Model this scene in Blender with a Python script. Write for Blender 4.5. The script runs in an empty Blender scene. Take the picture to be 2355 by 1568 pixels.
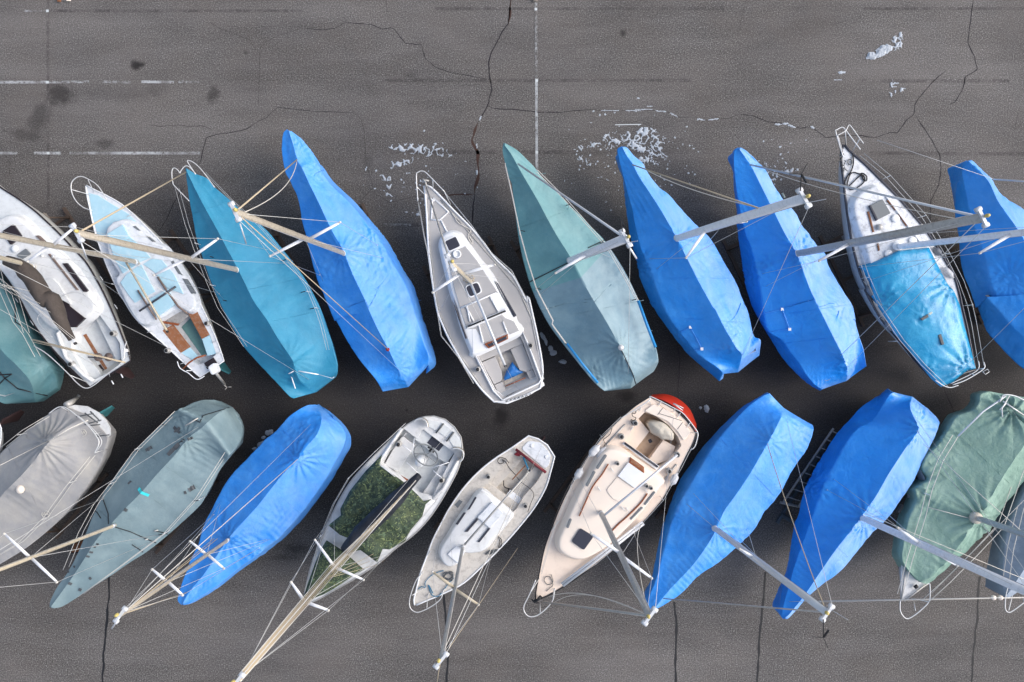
import bpy, bmesh, math, random
from mathutils import Vector, noise
from mathutils.geometry import tessellate_polygon
random.seed(7)
C = bpy.context.scene.collection
H = 30.0; CX, CY = 1177.0, 784.0; S = 36.0/2354
PI = math.pi

# ---------- survey helpers: photo survey point (u, v) at true height z -> metres ----------
def W(p, z):
    k = S*(H-z)/H
    return Vector(((p[0]-CX)*k, -(p[1]-CY)*k, z))
def tl(x0, y0, k=4.0):
    return lambda *pts: [(x0/1.74+p[0]/k, y0/1.74+p[1]/k)+tuple(p[2:]) for p in pts]
a0, a1, a2, a3 = [tl(i*1024, 0) for i in range(4)]
b0, b1, b2, b3 = [tl(i*1024, 600) for i in range(4)]
c0, c1, c2, c3 = [tl(i*1024, 1100) for i in range(4)]
d0, d1, d2 = [tl(i*1024, 1600) for i in range(3)]
KS = 2.2857
d3 = tl(3072, 1600, KS)
e0, e1, e2, e3 = [tl(i*1024, 2046, KS) for i in range(4)]
f6 = tl(1680, 1080, 1/.3592); f5 = tl(1300, 1640, 1/.3208); g6 = tl(1620, 1720, 1/.3463)
g2 = tl(0, 1050, 1/.3399); g10 = tl(3100, 780, 1/.3335)

def sm(a, b, x):
    t = max(0, min(1, (x-a)/(b-a))); return t*t*(3-2*t)
def catmull(P, n, smooth=True):
    """resample a 3-D polyline to n+1 points by arc length"""
    if smooth and len(P) > 2:
        Q = []
        for i in range(len(P)-1):
            p0 = P[i-1] if i else P[0]*2-P[1]
            p1, p2 = P[i], P[i+1]
            p3 = P[i+2] if i+2 < len(P) else P[-1]*2-P[-2]
            for j in range(8):
                t = j/8
                Q.append(.5*((2*p1)+(p2-p0)*t+(2*p0-5*p1+4*p2-p3)*t*t+(3*p1-p0-3*p2+p3)*t**3))
        Q.append(P[-1]); P = Q
    L = [0]
    for i in range(1, len(P)): L.append(L[-1]+(P[i]-P[i-1]).length)
    out = []; k = 0
    for i in range(n+1):
        d = L[-1]*i/n
        while k < len(P)-2 and L[k+1] < d: k += 1
        s = L[k+1]-L[k]; t = (d-L[k])/s if s > 1e-9 else 0
        out.append(P[k].lerp(P[k+1], min(1, max(0, t))))
    return out

# ---------- objects ----------
def tag(o, label=None, cat=None, group=None, kind=None):
    if label: o['label'] = label
    if cat: o['category'] = cat
    if group: o['group'] = group
    if kind: o['kind'] = kind
    return o
def thing(name, label, cat, loc, group=None):
    o = bpy.data.objects.new(name, None); C.objects.link(o)
    o.location = (loc[0], loc[1], 0); o.empty_display_size = .3
    return tag(o, label, cat, group)
class MB:
    def __init__(s): s.v = []; s.f = []; s.sm = []
    def add(s, vs, fs, smooth=True):
        o = len(s.v); s.v += [Vector(v) for v in vs]
        for f in fs: s.f.append([o+i for i in f]); s.sm.append(smooth)
    def tube(s, pts, r, n=6, caps=True, flat=None):
        """tube through pts; r number or list; flat=(axis, ratio) squeezes the section"""
        pts = [Vector(p) for p in pts]; m = len(pts)
        R = r if isinstance(r, (list, tuple)) else [r]*m
        vs, fs = [], []; ref = None
        for i, p in enumerate(pts):
            t = (pts[min(i+1, m-1)]-pts[max(i-1, 0)])
            if t.length < 1e-7: t = Vector((0, 0, 1))
            t.normalize()
            if flat is not None: ref = flat[0]
            elif ref is None: ref = Vector((0, 0, 1)) if abs(t.z) < .9 else Vector((1, 0, 0))
            a = ref - t*ref.dot(t)
            if a.length < 1e-5: a = t.orthogonal()
            a.normalize(); b = t.cross(a)
            if flat is None: ref = a
            k = flat[1] if flat is not None else 1
            for j in range(n):
                an = 2*PI*j/n
                vs.append(p + a*(R[i]*math.cos(an)) + b*(R[i]*k*math.sin(an)))
        for i in range(m-1):
            for j in range(n):
                q = (j+1) % n
                fs.append([i*n+j, i*n+q, (i+1)*n+q, (i+1)*n+j])
        if caps: fs.append(list(range(n))[::-1]); fs.append([(m-1)*n+j for j in range(n)])
        s.add(vs, fs, n > 4)
        return s
    def rings(s, rings, cap_top=True, cap_bot=False, smooth=False):
        n = len(rings[0]); vs = [v for r in rings for v in r]; fs = []
        for i in range(len(rings)-1):
            for j in range(n):
                q = (j+1) % n
                fs.append([i*n+j, i*n+q, (i+1)*n+q, (i+1)*n+j])
        if cap_top:
            o = (len(rings)-1)*n
            fs += [[o+i for i in t] for t in tessellate_polygon([rings[-1]])]
        if cap_bot: fs += [list(t) for t in tessellate_polygon([rings[0]])]
        s.add(vs, fs, smooth); return s
    def box(s, c, x, y, z, sx, sy, sz, bev=0.0):
        """oriented box: centre, three unit axes, full sizes"""
        c = Vector(c); x = Vector(x)*sx/2; y = Vector(y)*sy/2; z = Vector(z)*sz/2
        vs = [c+x*i+y*j+z*k for k in (-1, 1) for j in (-1, 1) for i in (-1, 1)]
        s.add(vs, [[0, 2, 3, 1], [4, 5, 7, 6], [0, 1, 5, 4], [1, 3, 7, 5], [3, 2, 6, 7], [2, 0, 4, 6]], False); return s
    def lathe(s, c, prof, n=14, axis=None):
        ax = Vector(axis).normalized() if axis else Vector((0, 0, 1))
        a = ax.orthogonal().normalized(); b = ax.cross(a); c = Vector(c)
        vs = []
        for r, z in prof:
            for j in range(n): vs.append(c+ax*z+a*(r*math.cos(2*PI*j/n))+b*(r*math.sin(2*PI*j/n)))
        fs = []
        for i in range(len(prof)-1):
            for j in range(n):
                q = (j+1) % n; fs.append([i*n+j, i*n+q, (i+1)*n+q, (i+1)*n+j])
        fs.append(list(range(n))[::-1]); fs.append([(len(prof)-1)*n+j for j in range(n)])
        s.add(vs, fs, True); return s
    def build(s, name, m, parent=None, fix=True):
        me = bpy.data.meshes.new(name)
        off = parent_loc(parent)
        me.from_pydata([v-off for v in s.v], [], s.f)
        for p, k in zip(me.polygons, s.sm): p.use_smooth = k
        if fix:
            bm = bmesh.new(); bm.from_mesh(me)
            bmesh.ops.recalc_face_normals(bm, faces=bm.faces); bm.to_mesh(me); bm.free()
        for q in (m if isinstance(m, (list, tuple)) else [m]): me.materials.append(q)
        o = bpy.data.objects.new(name, me); C.objects.link(o)
        if parent is not None: o.parent = parent
        return o
def parent_loc(p):
    o = Vector((0, 0, 0))
    while p is not None: o += p.location; p = p.parent
    return o
def area(P): return .5*sum(P[i].x*P[(i+1) % len(P)].y-P[(i+1) % len(P)].x*P[i].y for i in range(len(P)))
def offset(P, d, z=None):
    """move a polygon's outline outwards by d (XY)"""
    sg = 1 if area(P) > 0 else -1; n = len(P); out = []
    for i in range(n):
        e1 = (P[i]-P[i-1]); e2 = (P[(i+1) % n]-P[i])
        n1 = Vector((e1.y, -e1.x, 0)); n2 = Vector((e2.y, -e2.x, 0))
        if n1.length > 1e-9: n1.normalize()
        if n2.length > 1e-9: n2.normalize()
        m = n1+n2
        if m.length < 1e-6: m = n1
        m.normalize(); k = max(.5, m.dot(n1))
        q = P[i]+m*(sg*d/k); q.z = P[i].z if z is None else z; out.append(q)
    return out
def closed(P, n=None, smooth=True):
    """smooth closed curve"""
    Q = list(P); m = len(Q); out = []
    for i in range(m):
        p0, p1, p2, p3 = Q[i-1], Q[i], Q[(i+1) % m], Q[(i+2) % m]
        for j in range(4):
            t = j/4
            out.append(.5*((2*p1)+(p2-p0)*t+(2*p0-5*p1+4*p2-p3)*t*t+(3*p1-p0-3*p2+p3)*t**3))
    return out
def rounded(P, r, k=3):
    out = []; n = len(P)
    for i in range(n):
        p = P[i]; a = P[i-1]-p; b = P[(i+1) % n]-p
        d = min(r, a.length*.45, b.length*.45)
        A = p+a.normalized()*d; B = p+b.normalized()*d
        for j in range(k+1):
            t = j/k; out.append(A*(1-t)**2+p*(2*t*(1-t))+B*t*t)
    return out

# ---------- materials ----------
def lin(h):
    h = h.lstrip('#'); c = [int(h[i:i+2], 16)/255 for i in (0, 2, 4)]
    return tuple(x/12.92 if x <= .04045 else ((x+.055)/1.055)**2.4 for x in c)+(1,)
class NT:
    def __init__(s, name):
        s.m = bpy.data.materials.new(name); s.m.use_nodes = True
        s.t = s.m.node_tree; s.b = s.t.nodes['Principled BSDF']
        s.co = s.n('ShaderNodeTexCoord').outputs['Object']
    def n(s, k, **kw):
        o = s.t.nodes.new(k)
        for a, v in kw.items(): setattr(o, a, v)
        return o
    def L(s, a, b): s.t.links.new(a, b)
    def noise(s, scale, detail=3, rough=.55, vec=None, stretch=None, dist=0):
        o = s.n('ShaderNodeTexNoise'); o.inputs['Scale'].default_value = scale
        o.inputs['Detail'].default_value = detail; o.inputs['Roughness'].default_value = rough
        o.inputs['Distortion'].default_value = dist
        v = vec or s.co
        if stretch:
            mp = s.n('ShaderNodeMapping'); s.L(v, mp.inputs[0])
            mp.inputs['Rotation'].default_value = (0, 0, stretch[0]); mp.inputs['Scale'].default_value = stretch[1]; v = mp.outputs[0]
        s.L(v, o.inputs['Vector']); return o.outputs['Fac']
    def ramp(s, fac, stops, const=False):
        o = s.n('ShaderNodeValToRGB'); e = o.color_ramp.elements
        if const: o.color_ramp.interpolation = 'CONSTANT'
        while len(e) < len(stops): e.new(.5)
        for x, (p, c) in zip(e, stops):
            x.position = p; x.color = c if len(c) == 4 else tuple(c)+(1,)
        s.L(fac, o.inputs[0]); return o.outputs[0]
    def mix(s, f, a, b, mode='MIX'):
        o = s.n('ShaderNodeMix', data_type='RGBA', blend_type=mode)
        for sock, v in ((0, f), (6, a), (7, b)):
            if hasattr(v, 'links'): s.L(v, o.inputs[sock])
            else: o.inputs[sock].default_value = v
        return o.outputs[2]
    def math(s, op, a, b=0.0, c=None):
        o = s.n('ShaderNodeMath', operation=op)
        for i, v in enumerate((a, b) if c is None else (a, b, c)):
            if hasattr(v, 'links'): s.L(v, o.inputs[i])
            else: o.inputs[i].default_value = v
        return o.outputs[0]
    def bump(s, h, strength, dist=.02, prev=None):
        o = s.n('ShaderNodeBump'); o.inputs['Strength'].default_value = strength; o.inputs['Distance'].default_value = dist
        s.L(h, o.inputs['Height'])
        if prev: s.L(prev, o.inputs['Normal'])
        return o.outputs[0]
    def done(s, col, rough=.5, metal=0, spec=.5, normal=None):
        if hasattr(col, 'links'): s.L(col, s.b.inputs['Base Color'])
        else: s.b.inputs['Base Color'].default_value = col
        if hasattr(rough, 'links'): s.L(rough, s.b.inputs['Roughness'])
        else: s.b.inputs['Roughness'].default_value = rough
        s.b.inputs['Metallic'].default_value = metal; s.b.inputs['Specular IOR Level'].default_value = spec
        if normal: s.L(normal, s.b.inputs['Normal'])
        return s.m
G = lambda x: (x, x, x, 1)
def scl(c, k): return tuple(min(1, x*k) for x in c[:3])+(1,)
def mat(name, col, rough=.5, metal=0, var=.15, scale=4, bump=0, bscale=60, spec=.5, grime=None, gamt=.5):
    t = NT(name); c = lin(col) if isinstance(col, str) else col
    k = t.mix(t.noise(scale, 4, .6), scl(c, 1-var), scl(c, 1+var))
    if grime:
        g = t.ramp(t.noise(scale*1.7, 6, .7, dist=.4), [(.48, G(0)), (.72, G(gamt))])
        k = t.mix(g, k, lin(grime))
    nm = t.bump(t.noise(bscale, 3), bump) if bump else None
    return t.done(k, rough, metal, spec, nm)
def cover_mat(name, col, fade, rough=.42, fa=.5, spec=.5, weave=.12, wr=.5, lit_side=0, lit_col='#b4cdee'):
    """woven tarpaulin: faded patches, weave and fine creases"""
    t = NT(name); c, f = lin(col), lin(fade)
    m1 = t.ramp(t.noise(.9, 5, .62, dist=.6), [(.42, G(0)), (.68, G(fa))])
    m2 = t.ramp(t.noise(5, 4, .65, dist=.3), [(.5, G(0)), (.75, G(fa*.5))])
    k = t.mix(m2, t.mix(m1, c, f), f)
    cr = t.math('ABSOLUTE', t.math('SUBTRACT', t.noise(2.6, 5, .68, dist=1.4), .5))
    k = t.mix(t.ramp(cr, [(.0, G(fa*.55)), (.022, G(0))]), k, f)       # pale rubbed creases
    k = t.mix(t.ramp(t.noise(90, 2), [(.3, G(.0)), (.7, G(.22))]), k, scl(c, .75))
    k = t.mix(t.ramp(t.noise(1.7, 3, .5), [(.35, G(.35)), (.6, G(0))]), k, scl(c, .72))
    if lit_side:   # sunward slopes turned paler, their brightness painted into the cloth colour
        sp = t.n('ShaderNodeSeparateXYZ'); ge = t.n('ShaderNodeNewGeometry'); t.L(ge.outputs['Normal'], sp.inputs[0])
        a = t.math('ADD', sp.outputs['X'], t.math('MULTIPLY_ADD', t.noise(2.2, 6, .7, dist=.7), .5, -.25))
        a = t.ramp(a, [(.16, G(0)), (.42, G(lit_side))])
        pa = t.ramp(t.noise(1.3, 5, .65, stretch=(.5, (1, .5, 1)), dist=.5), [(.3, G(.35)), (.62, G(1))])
        k = t.mix(t.math('MULTIPLY', a, pa), k, lin(lit_col))
    w = t.noise(140, 1)
    n1 = t.bump(w, weave, .01)
    n2 = t.bump(t.noise(3.2, 4, .6, dist=.8), wr, .06, n1)
    n2 = t.bump(t.noise(9, 4, .65, dist=1.2), wr*.7, .03, n2)
    rg = t.ramp(t.noise(2.3, 3), [(.3, G(rough-.06)), (.7, G(rough+.12))])
    return t.done(k, rg, 0, spec, n2)
def hull_mat(name, top, bottom, zsplit=1.25, boot=None):
    t = NT(name); sp = t.n('ShaderNodeSeparateXYZ'); t.L(t.co, sp.inputs[0])
    zz = t.math('ADD', sp.outputs['Z'], t.math('MULTIPLY', t.noise(6, 2), .02))
    k = t.mix(t.noise(3, 5, .7), scl(lin(top), .82), scl(lin(top), 1.08))
    kb = t.mix(t.noise(5, 5, .7), scl(lin(bottom), .6), scl(lin(bottom), 1.3))
    k = t.mix(t.math('GREATER_THAN', zz, zsplit), kb, k)
    if boot:
        band = t.math('MULTIPLY', t.math('GREATER_THAN', zz, zsplit+.04), t.math('LESS_THAN', zz, zsplit+.12))
        k = t.mix(band, k, lin(boot))
    return t.done(k, .3)
M = {}
M['blue'] = cover_mat('blue_tarpaulin', '#1d8eec', '#56aaf4', .42, .4, .5, lit_side=.4)
M['blue_deep'] = cover_mat('deep_blue_tarpaulin', '#1a88e6', '#46a0ee', .42, .4, .5, lit_side=.5)
M['blue_light'] = cover_mat('pale_blue_tarpaulin', '#2a8fee', '#62b0f6', .42, .55, .5, lit_side=.22)
M['cyan'] = cover_mat('cyan_canvas', '#2886ab', '#4fa3c0', .55, .35, wr=.25, spec=.35, lit_side=.05, lit_col='#b9e2ee')
M['teal'] = cover_mat('teal_canvas', '#5b8f97', '#7facae', .55, .4, wr=.25, lit_side=.22, lit_col='#bcd8d4')
M['greyblue'] = cover_mat('grey_blue_canvas', '#67899a', '#8ba6af', .55, .5, wr=.3, lit_side=.28, lit_col='#c9d8d8')
M['greygreen'] = cover_mat('grey_green_canvas', '#788f96', '#98aaac', .6, .5, wr=.25)
M['greybeige'] = cover_mat('grey_beige_canvas', '#9a9a9c', '#b8b2a6', .6, .5, wr=.25)
M['slate'] = cover_mat('slate_grey_canvas', '#8593a6', '#a9b4c2', .6, .5, wr=.3)
M['tealdark'] = cover_mat('dark_teal_canvas', '#54818a', '#7d9da0', .55, .5, wr=.25)
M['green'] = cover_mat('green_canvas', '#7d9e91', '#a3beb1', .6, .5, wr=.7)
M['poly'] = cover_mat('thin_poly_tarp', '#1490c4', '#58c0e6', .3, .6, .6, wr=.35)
M['bag'] = cover_mat('blue_poly_bag', '#1a6fc0', '#4fa0e0', .35, .5, wr=.9)
M['cream_cloth'] = cover_mat('cream_cloth', '#c4bcae', '#ddd6ca', .6, .5, wr=.6)
M['sail_brown'] = cover_mat('brown_sail_cover', '#4d4642', '#6b625c', .7, .5, wr=.5, spec=.2)
M['sail_dark'] = cover_mat('dark_sail_cover', '#22262f', '#444955', .6, .4, wr=.5, spec=.3)
M['white'] = mat('white_gelcoat', '#dddedf', .35, 0, .06, 2, grime='#8d8b88', gamt=.35)
M['whiteblue'] = mat('pale_blue_deck_paint', '#aad0df', .55, 0, .1, 3, grime='#cfe2ea', gamt=.5)
M['dinghywhite'] = mat('worn_white_paint', '#dcdfe4', .5, 0, .1, 3, grime='#8f9aa0', gamt=.5)
M['greydeck'] = mat('grey_nonskid_deck', '#b0aeae', .75, 0, .06, 5, .15, 150)
M['palegrey'] = mat('pale_grey_nonskid', '#d3d7d9', .7, 0, .07, 4, .15, 150, grime='#98989a', gamt=.3)
M['trim'] = mat('white_trim_gelcoat', '#e9eaec', .35, 0, .05)
M['peach'] = mat('peach_gelcoat', '#ead8c8', .45, 0, .05, 2, grime='#b59f8e', gamt=.25)
M['peachpale'] = mat('pale_peach_gelcoat', '#efe1d3', .4, 0, .05, 2)
M['peachfloor'] = mat('tan_cockpit_sole', '#b79f89', .6, 0, .1, 3, grime='#7c6856', gamt=.6)
M['beige'] = mat('weathered_beige_deck', '#cbc5bd', .7, 0, .09, 4, .1, 120, grime='#857e77', gamt=.6)
M['lead'] = mat('white_weathered_deck', '#e0e3e8', .6, 0, .08, 3, grime='#77777a', gamt=.7)
M['rust'] = mat('rust_runs', '#7a5138', .8, 0, .3, 8)
M['alu'] = mat('weathered_aluminium', '#b3b1ae', .42, .2, .14, 6, grime='#6a655e', gamt=.5)
M['alusilver'] = mat('silver_anodised', '#d2d5da', .4, .2, .08, 5)
M['aluwhite'] = mat('white_painted_spar', '#eff0f4', .4, 0, .04, 5, grime='#8c8c92', gamt=.3)
M['spar_tan'] = mat('tan_grey_spar', '#a39b8e', .5, .1, .14, 7, grime='#5f574d', gamt=.6)
M['spar_cream'] = mat('cream_varnished_spar', '#bcb19c', .5, 0, .14, 7, grime='#7c705c', gamt=.5)
M['steel'] = mat('brushed_steel', '#d8d8d8', .38, .35, .05)
M['wire'] = mat('rigging_wire', '#c9c9c8', .4, .2, .1)
M['rope_light'] = mat('cream_rope', '#b9aa92', .9, 0, .2, 30)
M['rope_white'] = mat('white_line', '#cfcbc4', .85, 0, .1, 30)
M['rope_black'] = mat('black_rope', '#1d1d22', .85, 0, .3, 30)
M['rope_blue'] = mat('blue_rope', '#1e6a8c', .85, 0, .2, 30)
M['rope_red'] = mat('red_rope', '#9b2a30', .85, 0, .2, 30)
M['black'] = mat('black_rubber', '#1c1c20', .6, 0, .2)
M['dark'] = mat('smoked_acrylic', '#3a3b45', .22, 0, .1, 3)
M['darkbrown'] = mat('dark_tinted_window', '#2d2529', .25, 0, .1)
M['grate'] = mat('grey_slatted_hatch', '#6d7276', .5, 0, .15, 30)
M['wood'] = mat('weathered_teak', '#8f5a38', .7, 0, .2, 6, .1, 40, grime='#a5978a', gamt=.6)
M['woodgrey'] = mat('silvered_wood', '#9c9a98', .8, 0, .25, 9, .1, 60, grime='#62605e', gamt=.8)
M['woodrail'] = mat('grey_brown_rail', '#75655e', .7, 0, .2, 9)
M['varnish'] = mat('varnished_mahogany', '#8a4a26', .4, 0, .2, 6)
M['red'] = mat('red_topside_paint', '#b73320', .4, 0, .1, 3)
M['redbar'] = mat('dark_red_traveller', '#6e1f2a', .5, 0, .25, 8)
M['teal_sole'] = mat('teal_cockpit_sole', '#6f9c9c', .7, 0, .12, 6, grime='#4f7a7c', gamt=.5)
M['rudder_teal'] = mat('teal_antifouling', '#3f7e86', .6, 0, .2, 5)
M['keel'] = mat('dark_antifouling', '#3b2a2c', .7, 0, .25, 5)
M['fender'] = mat('white_vinyl_fender', '#c9cacd', .45, 0, .07, 6, grime='#8b8b8e', gamt=.4)
M['fender_grey'] = mat('grey_vinyl_fender', '#6b7078', .5, 0, .1, 6)
M['cradle'] = mat('rusty_cradle_steel', '#5f5148', .7, .3, .3, 6)
M['cradle_blue'] = mat('painted_cradle_steel', '#4a5660', .6, .2, .25, 6)
M['timber'] = mat('grey_timber', '#7e7770', .85, 0, .25, 8, .1, 50)
M['cyanstrip'] = mat('bright_cyan_tape', '#35c7cf', .5, 0, .08)
M['bluestrip'] = mat('bright_blue_batten', '#2385c4', .45, 0, .1)
M['tape'] = mat('grey_duct_tape', '#4c5054', .5, 0, .15, 12)
M['yellow'] = mat('yellowed_plastic', '#c9b56a', .5, 0, .15)
M['paper'] = mat('pale_scrap', '#b9c3ba', .8, 0, .1, 20)
def camo():
    t = NT('leaf_camouflage_tarp')
    k = t.ramp(t.noise(1.4, 4, .6), [(.35, lin('#3a4a3e')), (.65, lin('#4c573b'))])
    k = t.mix(t.ramp(t.noise(4.5, 4, .65, dist=1.6), [(.5, G(0)), (.54, G(1))]), k, lin('#29372d'))
    k = t.mix(t.ramp(t.noise(6, 3, .6, dist=2.6), [(.585, G(0)), (.625, G(1))]), k, lin('#7f8a5c'))
    k = t.mix(t.ramp(t.noise(5, 3, .6, dist=1.2), [(.6, G(0)), (.65, G(.8))]), k, lin('#64795f'))
    return t.done(k, .6, 0, .3, t.bump(t.noise(3, 4, .6, dist=1), .35, .06))
M['camo'] = camo()
M['redcloth'] = cover_mat('red_cloth', '#8f2030', '#b04048', .6, .4)
# ---------- boats: hulls, covers, rigs ----------
ZG = 2.1
BOATS = {}
def fan_disp(p, fans):
    d = 0
    for (c, R, A, k, ph) in fans:
        v = Vector((p.x-c.x, p.y-c.y)); r = v.length
        if r < R*1.6:
            a = math.atan2(v.y, v.x)
            w = math.exp(-(r/R)**2*1.6)*sm(0, .12, r)
            d += A*w*(math.sin(k*a+ph+1.3*noise.noise(Vector((a*2, r*2, ph))))+.4*math.sin(k*2.3*a+ph))
    return d
def pleat_disp(p, pls):
    d = 0
    for c, R, A, ang, wl in pls:
        x, y = p.x-c.x, p.y-c.y; r2 = (x*x+y*y)/(R*R)
        if r2 < 2.5 and ang is None:      # crumpled patch
            q = p*(1/wl); d += A*math.exp(-1.6*r2)*(1-2.6*abs(noise.noise(q))+.8*noise.noise(q*1.9+Vector((3, 3, 3))))
        elif r2 < 2.5:
            u = x*math.cos(ang)+y*math.sin(ang); v = -x*math.sin(ang)+y*math.cos(ang)
            ph = u/wl*2*PI+1.8*noise.noise(Vector((u*1.5, v*.8, c.x)))+v*.6
            d += A*math.exp(-1.6*r2)*(1-1.5*abs(math.sin(ph*.5)))*(.5+.5*noise.noise(Vector((u*2, v*.7, c.y)))+.3)
    return d
class Boat:
    pass
def make_hull(b, L, R, zg, m, keel_m, keel=True, depth=1.45, inset=0.0, n=36, rudder=True, rud_m=None, stern_over=.0):
    """loft a hull below gunwale polylines L, R (3-D, bow -> stern)"""
    L = catmull(L, n); R = catmull(R, n)
    b.L, b.R = L, R
    bow = (L[0]+R[0])/2; st = (L[-1]+R[-1])/2
    ax = Vector((st.x-bow.x, st.y-bow.y, 0)); b.len = ax.length; ax.normalize()
    b.ax, b.bow, b.st = ax, bow, st; b.side = Vector((-ax.y, ax.x, 0))
    lev = [(0, 1), (.12, 1.0), (.3, .985), (.5, .95), (.66, .85), (.8, .66), (.92, .36), (1, .02)]
    vs, fs = [], []
    for i in range(n+1):
        t = i/n; l, r = L[i], R[i]; c = (l+r)/2; h = (r-l)/2
        h = Vector((h.x, h.y, 0)); k = max(0, 1-inset/max(h.length, .05))
        prof = .5+.5*math.sin(PI*min(1, t*.95+.12))
        for sgn in (-1, 1):
            for (d, w) in (lev if sgn == -1 else lev[::-1]):
                z = zg - d*depth*prof
                x = c + h*(sgn*w*k) + ax*(d*(.55*(1-t)**3*1.2-.5*t**4+.0)*(1 if True else 0))
                vs.append(Vector((x.x, x.y, z + (max(l.z, zg)-zg)*(1-d))))
    q = 2*len(lev)
    for i in range(n):
        for j in range(q-1):
            fs.append([i*q+j, i*q+j+1, (i+1)*q+j+1, (i+1)*q+j])
    fs.append([n*q+j for j in range(q)]); fs.append([j for j in range(q)][::-1])
    mb = MB(); mb.add(vs, fs, True)
    mb.sm[-1] = mb.sm[-2] = False
    mb.build('hull', m, b.root)
    mid = bow.lerp(st, .5)
    if keel:
        mk = MB(); zt = zg-depth*.85
        for (z, f0, f1, w) in ((zt, .34, .66, .11),): pass
        ring = lambda z, f0, f1, w: [bow+ax*(b.len*f0)+Vector((0, 0, z-bow.z)), *[bow+ax*(b.len*(f0+(f1-f0)*s))+b.side*w*k+Vector((0, 0, z-bow.z)) for s, k in ((.3, 1), (.7, .8))],
                                    bow+ax*(b.len*f1)+Vector((0, 0, z-bow.z)), *[bow+ax*(b.len*(f0+(f1-f0)*s))-b.side*w*k+Vector((0, 0, z-bow.z)) for s, k in ((.7, .8), (.3, 1))]]
        mk.rings([ring(zt, .33, .68, .12), ring(.45, .38, .68, .1), ring(.28, .38, .68, .13), ring(.16, .4, .66, .09)], True, True)
        mk.build('keel', keel_m, b.root)
    if rudder:
        mr = MB(); p = st-ax*.25; z1 = zg-.55
        base = [(0, z1), (.06, .55), (.42, .5), (.5, .75), (.2, z1)]
        f = [Vector((p.x, p.y, 0))+ax*x+Vector((0, 0, z)) for x, z in base]
        mr.rings([[v+b.side*.03 for v in f], [v-b.side*.03 for v in f]], True, True)
        mr.build('rudder', rud_m or keel_m, b.root)
def cradle(b, label, m='cradle'):
    """welded steel cradle: two skids, cross beams, four props with pads"""
    ctr = b.bow.lerp(b.st, .5)
    t = thing('boat_cradle', label, 'cradle', ctr, 'boat cradles')
    mb = MB(); Z = Vector((0, 0, 1)); o = Vector((ctr.x, ctr.y, 0))
    hw = b.beam*.43
    for s in (-1, 1): mb.box(o+b.side*s*hw+Z*.06, b.ax, b.side, Z, b.len*.42, .1, .12)
    for f in (-.17, 0, .17): mb.box(o+b.ax*f*b.len+Z*.127, b.ax, b.side, Z, .1, hw*2+.1, .012+.03)
    mb.build('base_frame', M[m], t)
    for f in (-.16, .16):
        for s in (-1, 1):
            p = o+b.ax*f*b.len+b.side*s*hw*1.0+Z*.12; q = o+b.ax*f*b.len+b.side*s*b.beam*.33+Z*1.2
            MB().tube([p, q], .035, 6).build('prop', M[m], t)
            MB().box(q+Z*.03, b.ax, b.side, Z, .3, .1, .16).build('pad', M['timber'], t)
def start(name_label, group, ctr):
    b = Boat(); b.root = thing('sailboat', name_label, 'sailboat', ctr, group); return b
def rail3(P, zdef):
    return [W(p, p[2] if len(p) > 2 else zdef) for p in P]
ZK, ZS = 2.1, 1.3
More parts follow.
